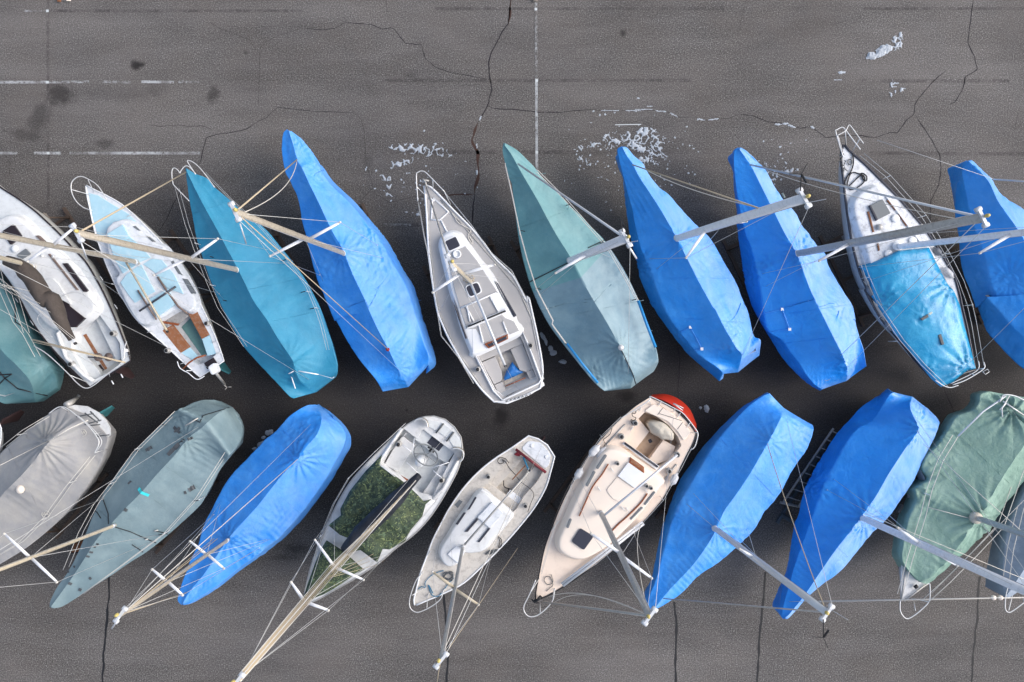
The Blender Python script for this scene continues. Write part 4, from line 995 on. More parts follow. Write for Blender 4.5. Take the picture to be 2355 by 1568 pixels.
for l in (f6((258, 245), (490, 145)), f6((290, 225), (345, 330)), f6((370, 330), (405, 465)), f6((445, 165), (510, 280)), f6((530, 330), (560, 405)), f6((300, 230), (320, 330))): stick(b, 'trim_line', l, zc+.01, .028, 'trim', n=5)
fr = slab(b, 'hatch', b1((1728, 838), (1838, 788), (1890, 885), (1778, 938)), zc, .04, 'trim', r=.04)
slab(b, 'hatch_glass', b1((1742, 842), (1834, 800), (1874, 880), (1780, 924)), zc+.035, .015, 'dark', r=.04, parent=fr)
fr = slab(b, 'hatch', f6((288, 105), (370, 72), (398, 140), (318, 180)), zc, .04, 'trim', r=.09)
slab(b, 'hatch_glass', f6((295, 110), (367, 82), (390, 137), (322, 170)), zc+.035, .015, 'dark', r=.08, parent=fr)
for px in (f6((205, 195), (225, 235), (298, 430), (292, 440)), f6((485, 72), (500, 90), (615, 290), (605, 298))): slab(b, 'window', px, zc-.07, .05, 'dark')
MB().lathe(W(b1((1848, 958))[0], zc), [(.14, 0), (.14, .04), (.1, .06), (.1, .02)], 16).build('vent', M['trim'], b.root)
tr = stick(b, 'traveller', f6((308, 362), (548, 262)), zc+.08, .03, 'black', n=6)
slab(b, 'traveller_bridge', f6((300, 375), (330, 345), (520, 265), (550, 252), (552, 270), (340, 365)), zc+.0, .05, 'trim', parent=tr)
fr = slab(b, 'companionway', f6((415, 475), (560, 413), (562, 440), (440, 500)), zc-.04, .06, 'varnish')
slab(b, 'washboard', f6((432, 478), (552, 425), (553, 438), (445, 490)), zc+.018, .012, 'dark', parent=fr)
fz = well(b, f6((365, 540), (640, 415), (665, 470), (755, 705), (545, 815), (480, 770)), .5, 'greydeck', 'trim')
lip(b, f6((345, 530), (655, 392), (690, 470), (775, 700), (760, 725), (530, 835), (470, 775), (345, 530)), .1, .05, 'trim', close=False)
slab(b, 'bridge_deck', f6((372, 545), (640, 425), (655, 470), (395, 582)), fz, .36, 'greydeck')
slab(b, 'seat', f6((400, 592), (478, 558), (520, 650), (525, 690), (515, 712), (475, 730)), fz, .3, 'greydeck')
slab(b, 'seat', f6((582, 510), (655, 475), (720, 632), (680, 650), (640, 640)), fz, .3, 'greydeck')
slab(b, 'seat', f6((480, 738), (525, 718), (545, 770), (700, 708), (710, 735), (548, 812), (515, 810)), fz, .28, 'greydeck')
slab(b, 'seat', f6((684, 655), (720, 640), (748, 700), (715, 725)), fz, .3, 'greydeck')
slab(b, 'sole_panel', f6((500, 560), (575, 525), (660, 650), (665, 690), (550, 745), (535, 690)), fz, .02, 'beige')
stick(b, 'tiller_bar', f6((545, 745), (675, 690)), fz+.33, .02, 'varnish')
for p in f6((380, 467), (370, 636), (708, 484)): winch(b, p, b.zg+.1, .085)
slab(b, 'transom_step', f6((500, 850), (640, 800), (790, 720), (795, 738), (700, 800), (560, 855)), b.zg-.15, .1, 'trim')
for i in range(7): stick(b, 'name_letter', [(1163+i*9, 925-i*2.6), (1166+i*9, 920-i*2.6), (1168+i*9, 924-i*2.6)], b.zg+.06, .011, 'black', n=4)
finish_deck(b)
loop_rail(b, 'pulpit', b1((1488, 470), (1474, 240), (1490, 205), (1525, 193), (1570, 215), (1730, 380)), b.zg+.65, [(b1((1480, 340))[0], b1((1560, 420))[0]), (b1((1625, 270))[0], b1((1630, 370))[0]), (b1((1730, 380))[0], b1((1790, 500))[0])], .017)
lifelines(b, b1((1488, 470), (1545, 800), (1578, 950), (1610, 1180), (1660, 1450))+c1((1700, 560), (1860, 760), (2000, 1000)), b.zg+.6, posts=b1((1578, 940), (1660, 1445))+c1((1862, 760),))
lifelines(b, b1((1730, 380), (1990, 700), (2150, 930))+b2((0, 1110), (130, 1360))+c2((190, 430), (240, 700), (295, 960)), b.zg+.6, posts=b1((1995, 740),)+b2((10, 1130), )+c2((195, 440),))
an = stick(b, 'anchor', b1((1535, 268), (1560, 300), (1580, 400)), b.zg+.08, .03, 'alu')
stick(b, 'anchor_fluke', b1((1530, 300), (1545, 275), (1590, 285)), b.zg+.06, .03, 'alu', parent=an)
mast(b, (1081, 647), (1036, 604), zb=2.7, zt=11.5, m='spar_cream', w=.085, spreads=[(b1((1915, 1120))[0], b1((2195, 1055))[0]), (b1((1870, 1150))[0], b1((1625, 1310))[0])], fore=(None, b1((1562, 330))[0], 2.1, .025, 'alu'), sm_='aluwhite', back=True)
boom(b, (1083, 653), c1((2290, 832))[0], 3.3, 3.3, .055, 'alusilver')
mb = MB(); c = W((1077, 640), 2.85)
for k in range(9):
    a = k*.7; mb.tube([c+Vector((.05*math.cos(a), .05*math.sin(a), -.1)), c+Vector((.16*math.cos(a), .13*math.sin(a), .08*math.sin(k*2))), c+Vector((.2*math.cos(a+.9), .15*math.sin(a+.9), -.1))], .014, 5)
mb.build('halyard_bundle', M['rope_light'], b.root)
stick(b, 'dock_line', b1((1800, 580), (1830, 620), (1860, 670), (1950, 720), (1975, 740), (1950, 790), (1975, 850), (1995, 850), (1960, 790)), b.zg+.02, .016, 'rope_white', smooth=True)
t = tarp('crumpled bright blue cloth lying in the cockpit of the grey-decked yacht', f6((590, 588), (612, 615), (662, 655), (610, 680), (575, 695), (540, 708), (536, 690), (550, 650)), lambda p: 1.85, "bag", name='cloth', cat='cloth', amp=.07, seed=3, res=.05)
# --- T10: white yacht with a blue poly tarp aft ---
b = deckboat('T10', 'white-decked yacht with dark rub rail and a thin blue tarp over its cockpit', TOP,
  [(1939, 333)]+a3((672, 1400),)+b3((668, 60), (690, 250), (715, 480), (745, 700), (772, 850), (802, 980), (845, 1130), (905, 1270), (995, 1430))+c3((875, 100), (965, 280), (1065, 440), (1205, 600), (1355, 790), (1540, 985)),
  [(1941, 333)]+b3((740, 0), (900, 140), (1030, 270), (1180, 420), (1330, 590), (1460, 750), (1560, 900), (1650, 1050), (1720, 1180), (1780, 1400))+c3((1780, 270), (1830, 480), (1860, 640), (1905, 870)),
  'hull_white', 'lead', depth=1.5, cr='steel cradle under the white yacht with the thin blue tarp', rail='dark', railr=.04)
cabin(b, b3((800, 500), (870, 400), (1000, 345), (1080, 420), (1230, 600), (1350, 740), (1480, 900), (1560, 1080))+[(2150, 690), (2100, 720), (2050, 690)]+b3((960, 1060), (900, 860), (830, 680)), .3, .16, 'lead')
zc = b.zc-.005
slab(b, 'hatch', b3((940, 515), (1052, 455), (1125, 580), (1005, 640)), zc, .05, 'grate', r=.03)
slab(b, 'hatch_rim', b3((935, 512), (945, 508), (1010, 638), (1000, 645)), zc, .07, 'dark')
for px in (b3((1098, 465), (1108, 462), (1180, 545), (1172, 550)), b3((1205, 590), (1212, 588), (1280, 690), (1272, 694)), b3((918, 570), (928, 568), (975, 750), (966, 752)), b3((1008, 865), (1016, 862), (1026, 920), (1018, 924))): slab(b, 'rust_run', px, zc+.0, .012, 'rust')
slab(b, 'grab_rail', b3((868, 548), (876, 546), (1000, 940), (992, 942)), zc-.1, .03, 'dark')
slab(b, 'grab_rail', b3((1090, 430), (1098, 428), (1410, 840), (1400, 845)), zc-.02, .04, 'trim')
slab(b, 'vent_slot', b3((838, 580), (870, 572), (888, 660), (855, 668)), b.zg, .03, 'trim', r=.02)
slab(b, 'vent_slot', b3((850, 588), (862, 584), (874, 650), (862, 655)), b.zg+.03, .01, 'dark')
for p in b3((1170, 630), (1330, 835), (1105, 955)): MB().lathe(W(p, zc), [(.13, 0), (.13, .03), (.1, .045)], 16).build('deck_plate', M['trim'], b.root)
MB().lathe(W(b3((1022, 710))[0], zc), [(.1, 0), (.1, .07), (.06, .11)], 14).build('vent', M['alu'], b.root)
finish_deck(b)
loop_rail(b, 'pulpit', a3((690, 1440), (625, 1220), (632, 1195), (680, 1170), (705, 1185), (800, 1310), (850, 1375)), b.zg+.6, [(a3((640, 1245))[0], a3((690, 1400))[0]), (a3((710, 1200))[0], a3((720, 1330))[0]), (a3((845, 1275))[0], a3((775, 1395))[0])], .017)
loop_rail(b, 'pulpit', a3((640, 1245), (710, 1205), (745, 1150), (765, 1165), (845, 1275), (880, 1320)), b.zg+.62, [], .015)
lifelines(b, b3((880, 30), (1128, 235), (1455, 600), (1670, 945), (1800, 1200), (1880, 1420))+c3((1920, 450), (1985, 830)), b.zg+.65, posts=b3((1128, 235), (1455, 600), (1672, 946))+c3((1885, 275),), r=.007)
lifelines(b, b3((860, 960), (930, 1160), (1050, 1430))+c3((1000, 230), (1250, 600), (1450, 830), (1660, 1030)), b.zg+.62, posts=c3((1190, 610),)+b3((925, 1170),), r=.007)
loop_rail(b, 'pushpit', c3((1540, 970), (1620, 1020), (1680, 1035), (1750, 1015)), b.zg+.65, [(c3((1640, 1028))[0], c3((1560, 1000))[0])], .016)
loop_rail(b, 'pushpit', c3((1985, 800), (1990, 855), (1900, 920), (1800, 975), (1700, 1010)), b.zg+.65, [(c3((1900, 920))[0], c3((1850, 900))[0]), (c3((1985, 860))[0], c3((1905, 870))[0])], .016)
loop_rail(b, 'pushpit', c3((1935, 790), (1940, 850), (1890, 900), (1680, 1000)), b.zg+.35, [], .014)
loop_rail(b, 'lifebuoy_bracket', c3((1975, 890), (2020, 865), (2035, 890), (2000, 915), (1975, 890)), b.zg+.6, [], .01, smooth=False)
mast(b, (2065, 567), (2520, 515), zb=2.45, zt=12.0, m='aluwhite', w=.09, spreads=[((2326, 541), (2252, 582)), ((2330, 536), (2400, 520))])
MB().lathe(W((2063, 566), 2.42), [(.16, 0), (.16, .04), (.12, .07)], 16).build('mast_step', M['trim'], b.root)
tarp('thin creased blue tarp covering the cockpit of the white-decked yacht', b3((838, 1068), (1000, 1020), (1200, 925), (1480, 897), (1560, 1060), (1650, 1230), (1700, 1290))+c3((1665, 90), (1712, 150), (1765, 280), (1800, 450), (1855, 640), (1910, 860), (1830, 880), (1700, 985), (1590, 1030), (1500, 955), (1300, 705), (1150, 530), (1050, 350), (950, 200), (930, 60)),
     lambda p: 2.18+.42*max(0, 1-((p-b.bow).dot(b.side)/(b.beam*.5))**2*.9)*(1-.5*sm(.75, 1, (p-b.bow).dot(b.ax)/b.len)), 'poly', amp=.03, seed=9,
     fans=[(2190, 650, .9, .05, 13), (2225, 850, 1.0, .05, 12), (2030, 690, .7, .03, 11), (2130, 860, .6, .03, 10), (2120, 720, .4, .02, 7)], grp='tarps over open boats')
for i, px in enumerate((c3((1410, 400), (1470, 365), (1475, 385), (1420, 415)), c3((1480, 355), (1505, 338), (1510, 350), (1490, 365)), c3((1570, 555), (1590, 545), (1618, 635), (1600, 640)))):
    slab(b, 'tape_patch', px, 2.58-.02*i, .05, 'tape' if i != 1 else 'paper')
fender(b3((1612, 1085))[0], b3((1700, 1170))[0], 2.1, 'white fender on the right side of the white-decked yacht with the blue tarp')
fender(b3((1530, 905))[0], b3((1590, 965))[0], 2.1, 'grey fender just ahead of the white one on the yacht with the blue tarp', m='fender_grey')
fender(b3((912, 1255))[0], b3((975, 1345))[0], 2.1, 'grey fender on the left side deck of the yacht with the blue tarp', m='fender_grey')
fender(c3((1080, 435))[0], c3((1155, 510))[0], 2.1, 'grey fender near the stern on the left side of the yacht with the blue tarp', m='fender_grey')
rope('rope', 'black rope looped on the white foredeck of the yacht with the blue tarp', a3((780, 1410), (785, 1500), (770, 1560))+b3((760, 200), (720, 260), (705, 310), (735, 345), (770, 365), (830, 340), (885, 290), (880, 240), (850, 220), (870, 215), (905, 240), (905, 285), (875, 270), (850, 235), (740, 335), (730, 300), (770, 210), (860, 225)), b.zg+.03, .02)
rope('rope', 'short grey rope ring at the bow of the yacht with the blue tarp', a3((735, 1480), (735, 1500), (750, 1515), (772, 1500), (765, 1470), (745, 1465), (735, 1480)), b.zg+.03, .015, 'tape')
mb = MB()
for k in range(12):
    p = W((1937+random.uniform(-4, 5), 352+k*3.5), b.zg+.08); mb.tube([p, p+Vector((random.uniform(-.12, .12), random.uniform(-.14, .02), random.uniform(-.05, .12))), p+Vector((random.uniform(-.15, .15), random.uniform(-.2, .1), 0))], .016, 5)
mb.build('anchor_chain', M['tape'], b.root)

# --- B5: white cruiser with camouflage tarps ---
b = deckboat('B5', 'white sloop with twin-bowed stern seats, steering wheel and leaf-patterned tarps', BOT,
  [(697, 1388), (701, 1360), (715, 1300), (733, 1254), (750, 1215)]+d1((590, 1300), (680, 1090), (770, 910), (870, 750), (1000, 600), (1150, 450), (1280, 320), (1400, 220), (1500, 167)),
  [(700, 1390), (730, 1379), (765, 1359), (808, 1335), (872, 1294)]+d1((1290, 1362), (1445, 1245), (1572, 1115), (1680, 965), (1780, 795), (1858, 640), (1890, 530), (1900, 440)),
  'hull_white', 'white', depth=1.5, cr='steel cradle under the white sloop with the leaf-patterned tarps', rail='alu', railr=.02,
  stern=d1((1560, 152), (1640, 148), (1740, 178), (1825, 248), (1885, 340)))
cabin(b, d1((1420, 870), (1130, 640), (1000, 760), (890, 900), (820, 1040), (760, 1190), (800, 1260), (1050, 1390), (1200, 1330), (1350, 1230), (1460, 1100), (1540, 980), (1590, 930)), .36, .12, 'white')
fz = well(b, f5((560, 130), (660, 205), (700, 135), (930, 310), (870, 420), (760, 640), (700, 640), (545, 500), (410, 385), (470, 270)), .5, 'palegrey', 'white')
lip(b, f5((550, 135), (400, 350), (395, 395)), .12, .08, 'white', close=False)
lip(b, f5((960, 345), (850, 560), (770, 640)), .12, .08, 'white', close=False)
slab(b, 'seat', f5((555, 190), (640, 255), (520, 440), (430, 390), (480, 300)), fz, .32, 'white', r=.06)
slab(b, 'seat', f5((830, 390), (900, 420), (770, 625), (700, 600), (790, 470)), fz, .32, 'white', r=.06)
slab(b, 'seat', f5((700, 140), (925, 305), (870, 380), (790, 330), (730, 270), (645, 210)), fz, .34, 'palegrey', r=.04)
slab(b, 'locker_lid', f5((772, 185), (852, 245), (815, 292), (735, 235)), fz+.34, .02, 'dark')
for x, y in ((745, 258), (762, 270), (752, 282), (775, 288), (765, 262)): slab(b, 'drain_slot', f5((x, y), (x+10, y+5), (x+2, y+18), (x-8, y+12)), fz+.34, .012, 'black')
slab(b, 'stern_seat', f5((740, 75), (845, 95), (800, 150), (735, 110)), b.zg-.01, .03, 'palegrey', r=.05)
slab(b, 'stern_seat', f5((850, 100), (920, 155), (880, 205), (805, 150)), b.zg-.01, .03, 'palegrey', r=.03)
slab(b, 'stern_seat', f5((925, 170), (975, 225), (970, 275), (925, 265), (890, 215)), b.zg-.01, .03, 'palegrey', r=.05)
for l in (f5((850, 98), (795, 165)), f5((922, 158), (870, 225))): stick(b, 'hinge_bar', l, b.zg+.06, .03, 'tape')
for l in (f5((632, 92), (660, 68), (700, 65), (728, 90), (735, 130)), f5((910, 280), (950, 275), (990, 300), (990, 345), (965, 375))):
    pts = catmull([W(p, b.zg+.5) for p in l], 14); mb = MB(); mb.rings([[p for p in pts]+[Vector((p.x, p.y, p.z-.02)) for p in pts[::-1]], [Vector((p.x, p.y, b.zg+.08)) for p in pts]+[Vector((p.x, p.y, b.zg+.06)) for p in pts[::-1]]], False)
    mb.build('pushpit_dodger', M['cream_cloth'], b.root); MB().tube(pts, .02, 6).build('pushpit', M['steel'], b.root)
c = W(f5((722, 322))[0], fz+.75)
wd = (W(f5((790, 370))[0], 2.3)-W(f5((660, 275))[0], 2.3)).normalized(); wa = wd.cross(Vector((0, 0, 1))).normalized(); up = (Vector((0, 0, 1))*.8-wa*.6).normalized() if wa.dot(b.ax) > 0 else (Vector((0, 0, 1))*.8+wa*.6).normalized()
mb = MB(); ring = [c+wd*.42*math.cos(a*PI/14)+up*.42*math.sin(a*PI/14) for a in range(29)]; mb.tube(ring, .022, 6, caps=False)
for k in range(5):
    a = k*2*PI/5; mb.tube([c, c+wd*.4*math.cos(a)+up*.4*math.sin(a)], .01, 5)
wh = mb.build('steering_wheel', M['grate'], b.root)
MB().lathe(W(f5((697, 352))[0], fz), [(.2, 0), (.17, .3), (.16, .75), (.15, .82), (.06, .88)], 16).build('wheel_pedestal', M['trim'], b.root)
for p in f5((530, 243), (838, 500)): winch(b, p, b.zg+.05, .09)
for p in f5((487, 270), (572, 178), (897, 443)): cleat(b, p)
slab(b, 'companionway', d1((1320, 690), (1395, 735), (1385, 750), (1310, 700)), fz+.1, .05, 'varnish')
finish_deck(b)
def hump(zb_, zt_):
    return lambda p: zb_+(zt_-zb_)*max(0, 1-abs((p-b.bow).dot(b.side))/(b.beam*.52))**.8
tarp('large leaf-patterned camouflage tarp stretched over the cabin of the white sloop', d1((1160, 500), (1135, 600), (1270, 690), (1370, 762), (1480, 865), (1540, 930), (1615, 912), (1560, 960), (1530, 1070), (1420, 1200), (1370, 1300), (1225, 1375), (1165, 1370), (1115, 1495), (960, 1380), (870, 1400), (820, 1390), (860, 1275), (770, 1240), (665, 1152), (780, 1060), (775, 1000), (860, 840), (1010, 650)),
     hump(2.32, 2.95), 'camo', amp=.06, seed=21, fans=[(920, 1100, .8, .04, 8), (830, 1190, .8, .04, 9), (930, 1240, .7, .04, 8)], grp='tarps over open boats')
tarp('smaller leaf-patterned camouflage tarp over the bow of the white sloop', d1((650, 1290), (800, 1385), (960, 1530), (1000, 1560))+[(820, 1318), (785, 1343), (745, 1366), (705, 1382), (696, 1376), (708, 1340), (724, 1296), (742, 1255)], hump(2.2, 2.55), 'camo', amp=.03, seed=25, grp='tarps over open boats')
mast(b, (798, 1270), (545, 1566), zb=2.75, m='spar_tan', w=.085, spreads=[((768, 1303), (724, 1241)), ((772, 1306), (836, 1333)), ((700, 1382), (669, 1338)), ((705, 1386), (755, 1403))], back=False)
boom(b, (795, 1270), (962, 1094), 3.3, 3.3, .06, 'aluwhite')
furled(b, d1((820, 1385), (900, 1290), (1080, 1110), (1250, 950), (1400, 790), (1500, 690)), 3.35, 3.35, .27, 'sail_dark')
A_, B_ = b.mA, b.mB
for k in range(7):
    o = b.ax*(.1+.02*k)+b.side*(-.14+.045*k); p = W(d1((1470-60*k, 740+62*k))[0], 3.55)
    wire(b.root, 'halyard', p, A_.lerp(B_, .25)+o+Vector((0, 0, .1)), .013, 'rope_light' if k % 3 else 'rope_white', 0)
    wire(b.root, 'halyard', A_.lerp(B_, .25)+o+Vector((0, 0, .1)), B_+o*.4, .013, 'rope_light' if k % 3 else 'rope_white', 0)
for q in ((868, 1298), (850, 1290), (875, 1265)): wire(b.root, 'rigging_stay', A_.lerp(B_, .3), W(q, 2.15), .007, 'rope_light')
lifelines(b, [(700, 1360), (735, 1235), (765, 1160), (800, 1100), (860, 1040), (930, 975)], b.zg+.6, posts=[(735, 1235), (800, 1100), (860, 1040)])
lifelines(b, [(745, 1372), (850, 1300), (930, 1240), (1000, 1155), (1045, 1080)], b.zg+.6, posts=[(850, 1300), (930, 1240), (1000, 1155)])
for l in (f5((585, 375), (665, 450)), f5((640, 200), (628, 310)), f5((765, 415), (890, 375)), f5((555, 250), (620, 300)), f5((775, 435), (835, 485)), f5((400, 400), (570, 530))): stick(b, 'awning_pole', l, b.zg+.7, .012, 'aluwhite')
b.backst = wire(b.root, 'backstay', B_, W((1044, 980), 2.1), .006)

# --- B6: small weathered beige sailboat ---
b = deckboat('B6', 'small weathered beige and white sailboat with dark red mainsheet bar', BOT,
  [(953, 1391), (951, 1381), (958, 1351), (967, 1316), (982, 1276), (995, 1241), (1017, 1198), (1036, 1164), (1068, 1119), (1103, 1082), (1138, 1054), (1177, 1029), (1215, 1002)],
  [(957, 1391), (980, 1381), (1022, 1363), (1066, 1340), (1108, 1302), (1137, 1273), (1174, 1234), (1211, 1190), (1233, 1160), (1255, 1120), (1267, 1080), (1275, 1050)],
  'hull_white', 'beige', depth=1.2, cr='steel cradle under the small weathered beige sailboat', rail='trim', railr=.028, zg=1.9, stern=[(1237, 1009), (1258, 1023)])
cabin(b, d1((1700, 1440), (1710, 1360), (1760, 1280), (1850, 1135), (1960, 980), (2070, 850), (2200, 950), (2320, 1050), (2335, 1090), (2200, 1250), (2100, 1370), (1980, 1400), (1890, 1400), (1840, 1500), (1760, 1520)), .3, .1, 'white')
zc = b.zc-.005
slab(b, 'hatch', d1((2040, 1080), (2170, 945), (2270, 1040), (2150, 1175)), zc, .06, 'dinghywhite', r=.03)
for px in (d1((1925, 1210), (2030, 1090), (2040, 1100), (1945, 1210)), d1((2042, 1305), (2140, 1180), (2150, 1185), (2055, 1305))): slab(b, 'rail_slot', px, zc, .03, 'dark')
for px in (d1((1840, 1140), (1910, 1040), (1925, 1040), (1855, 1145)), d1((1945, 1010), (2015, 895), (2025, 900), (1965, 1000))): slab(b, 'window', px, zc-.06, .05, 'dark')
slab(b, 'foredeck_hatch', d1((1765, 1420), (1845, 1345), (1915, 1400), (1865, 1505)), zc-.02, .05, 'trim', r=.03)
slab(b, 'side_deck_patch', d1((1815, 975), (1885, 905), (1935, 935), (1865, 1025)), b.zg-.012, .012, 'beige')
slab(b, 'side_deck_patch', d1((1830, 965), (1870, 920), (1895, 935), (1855, 990)), b.zg, .012, 'grate')
fz = well(b, g6((515, 385), (560, 350), (720, 165), (790, 180), (920, 270), (880, 340), (790, 440), (745, 520), (700, 560)), .5, 'beige', 'beige')
slab(b, 'seat', g6((548, 350), (722, 160), (785, 185), (600, 385)), fz, .3, 'beige')
slab(b, 'seat', g6((710, 520), (800, 430), (915, 275), (860, 245), (730, 400), (650, 500)), fz, .28, 'beige')
slab(b, 'seat', g6((660, 450), (700, 400), (790, 470), (745, 530)), fz+.28, .03, 'trim')
slab(b, 'bridge_deck', g6((515, 390), (555, 355), (600, 385), (760, 500), (710, 550), (640, 500)), fz, .36, 'beige')
slab(b, 'companionway', g6((560, 475), (570, 440), (578, 445), (570, 482)), b.zg+.05, .08, 'woodrail')
slab(b, 'companionway', g6((642, 540), (655, 505), (664, 510), (655, 545)), b.zg+.05, .08, 'woodrail')
slab(b, 'bulkhead_top', g6((505, 405), (512, 398), (575, 435), (700, 535), (715, 580), (700, 570)), b.zg, .2, 'trim')
slab(b, 'aft_deck', g6((775, 125), (820, 75), (900, 85), (965, 160), (955, 230), (930, 255)), b.zg-.012, .03, 'dinghywhite', r=.08)
for p in g6((842, 105), (937, 178)): MB().lathe(W(p, b.zg+.015), [(.06, 0), (.06, .02), (.03, .03)], 12).build('vent', M['trim'], b.root)
stick(b, 'traveller', g6((735, 128), (935, 282)), b.zg+.12, .05, 'redbar')
for p in g6((555, 307), (800, 500)): winch(b, p, b.zg, .075)
finish_deck(b)
loop_rail(b, 'pulpit', e1((872, 325), (840, 365), (810, 450), (808, 500), (830, 525), (860, 528), (920, 500), (970, 460), (985, 415)), b.zg+.5, [(e1((822, 440))[0], e1((880, 405))[0]), (e1((898, 505))[0], e1((903, 440))[0])], .015)
for p in e1((912, 215), (872, 325), (985, 415), (903, 440)): cleat(b, p)
mast(b, (1063.5, 1259), (1014, 1517), zb=2.4, m='alu', w=.07, spreads=[((1044, 1352), (994, 1314)), ((1046, 1354), (1100, 1390))], sm_='spar_cream')
boom(b, (1068, 1252), (1217, 1083), 2.9, 2.9, .045, 'alu')
for q, k in (((1216, 1076), 'rope_white'), ((1205, 1100), 'rope_white')): wire(b.root, 'halyard', W(q, 2.95), b.mB-Vector((0, 0, .4)), .009, k)
wire(b.root, 'backstay', b.mB, W((1190, 1260), 1.9), .007, 'rope_light')
stick(b, 'loose_halyard', [(1015, 1512, 11.5), (1008, 1545, 10.5), (1004, 1575, 9.5)], 10, .012, 'rope_light')
rope('rope', 'blue mooring rope strewn over the bow of the small beige sailboat', e1((930, 430), (915, 400), (905, 385), (920, 430), (935, 445), (965, 440), (1010, 380), (1040, 350)), b.zg+.03, .016, 'rope_blue')
rope('rope', 'blue rope curving along the left bow deck of the small beige sailboat', e1((850, 410), (870, 395), (890, 400), (890, 370), (930, 330), (985, 310)), b.zg+.03, .014, 'rope_blue')
pts = []
for k in range(40):
    a = k*1.1; r_ = 28+9*math.sin(k*2.3); pts.append(e1((1010+r_*math.cos(a)*.9+6*math.sin(k), 340+r_*math.sin(a)*.8))[0])
rope('rope', 'heaped grey rope on the bow deck of the small beige sailboat', pts, b.zg+.05, .012, 'tape')
rope('rope', 'black rope tangled in the cockpit of the small beige sailboat', g6((655, 335), (658, 375), (690, 390), (715, 400), (700, 420), (685, 405), (690, 385)), fz+.12, .018)
rope('rope', 'black rope looped on the left coaming of the small beige sailboat', g6((690, 220), (665, 190), (630, 185), (615, 205), (630, 225), (655, 215), (645, 195), (670, 215), (690, 250), (740, 305)), b.zg+.04, .013)
rope('rope', 'black rope on the right side deck of the small beige sailboat', g6((620, 705), (630, 740), (622, 780), (640, 770), (640, 730), (625, 712)), b.zg+.03, .013)
rope('rope', 'black line trailing from the red bar to the right winch of the small beige sailboat', g6((740, 310), (770, 345), (830, 390), (855, 430), (830, 500), (815, 545)), b.zg+.1, .011)
tarp('crumpled red cloth wedged beside the red bar of the small beige sailboat', g6((722, 160), (745, 145), (772, 165), (755, 175), (735, 170)), lambda p: 2.0, 'redcloth', name='cloth', cat='cloth', amp=.04, seed=5, res=.04)
stick(b, 'tiller', g6((800, 235), (712, 330)), b.zg+.05, .022, 'wood')
stick(b, 'mainsheet', g6((785, 180), (820, 265)), b.zg+.15, .03, 'rope_blue')
rope('rope', 'dark grey bunched cloth strap on the right bow deck of the small beige sailboat', g6((535, 825), (560, 805), (590, 800), (610, 795), (580, 815), (555, 825)), b.zg+.04, .03, 'tape', cat='strap')

# --- B7: peach yacht with red transom ---
b = deckboat('B7', 'peach-coloured yacht with a bright red rounded stern and covered wheel', BOT,
  [(1231, 1377), (1232, 1360), (1240, 1316), (1251, 1263), (1269, 1211), (1297, 1144), (1322, 1099), (1352, 1049), (1384, 1007), (1422, 967), (1459, 934), (1494, 912)],
  [(1236, 1379), (1264, 1367), (1308, 1341), (1364, 1302), (1420, 1257), (1472, 1208), (1519, 1155), (1536, 1128), (1558, 1089), (1578, 1049), (1594, 1019), (1601, 997)],
  'hull_red2', 'peach', depth=1.6, cr='steel cradle under the peach-coloured yacht', rail='black', railr=.024, stern=d2((1370, 15), (1500, 85), (1610, 190), (1680, 280)))
# the red counter stern swells out below the deck edge
P1 = [W(p, 2.0) for p in [(1494, 913), (1524, 920), (1558, 940), (1586, 967), (1601, 997)]]
P2 = [W(p, 1.75) for p in [(1500, 907), (1530, 906), (1560, 917), (1586, 941), (1601, 975)]]
P3 = [W(p, 1.3) for p in [(1502, 928), (1522, 926), (1546, 938), (1566, 960), (1576, 988)]]
P1, P2, P3 = catmull(P1, 16), catmull(P2, 16), catmull(P3, 16)
mb = MB(); n = 17; mb.add(P1+P2+P3, [[i, i+1, n+i+1, n+i] for i in range(16)]+[[n+i, n+i+1, 2*n+i+1, 2*n+i] for i in range(16)]); mb.build('counter_stern', M['red'], b.root)
cabin(b, d2((1000, 480), (860, 480), (760, 640), (660, 800), (560, 1010), (480, 1190), (440, 1290), (450, 1380), (540, 1440), (640, 1455), (740, 1420), (880, 1330), (1020, 1200), (1160, 1050), (1270, 910), (1350, 800), (1380, 740), (1200, 620)), .4, .14, 'peachpale')
zc = b.zc-.005
h = slab(b, 'hatch', d2((628, 1183), (748, 1255), (660, 1378), (552, 1302)), zc-.03, .06, 'dark', r=.06)
for p in d2((645, 1358), (575, 1303)): MB().lathe(W(p, zc), [(.035, 0), (.03, .02)], 10).build('hatch_dog', M['steel'], h)
slab(b, 'sliding_hatch', d2((1070, 580), (1218, 685), (1128, 808), (978, 700)), zc, .06, 'trim')
slab(b, 'hatch_garage', d2((970, 710), (1120, 815), (1010, 940), (930, 910), (870, 830)), zc-.02, .03, 'peachpale', r=.08)
cw = slab(b, 'companionway', d2((1092, 533), (1212, 620), (1212, 668), (1082, 575)), zc-.05, .06, 'varnish')
slab(b, 'washboard', d2((1100, 545), (1205, 625), (1205, 645), (1095, 568)), zc+.008, .012, 'wood', parent=cw)
for px in (d2((855, 502), (872, 512), (790, 635), (774, 625)), d2((750, 655), (767, 662), (695, 795), (680, 783)), d2((532, 1092), (548, 1098), (518, 1178), (502, 1170)), d2((1305, 842), (1318, 848), (1225, 965), (1215, 958)), d2((1190, 985), (1202, 992), (1095, 1100), (1088, 1092))): slab(b, 'window', px, zc-.06, .05, 'grate', r=.03)
stick(b, 'handrail', d2((885, 588), (830, 680), (740, 800), (670, 950), (618, 1068)), zc+.02, .025, 'varnish', smooth=True)
stick(b, 'handrail', d2((1245, 860), (1180, 950), (1060, 1070), (980, 1140), (915, 1208)), zc, .025, 'varnish', smooth=True)
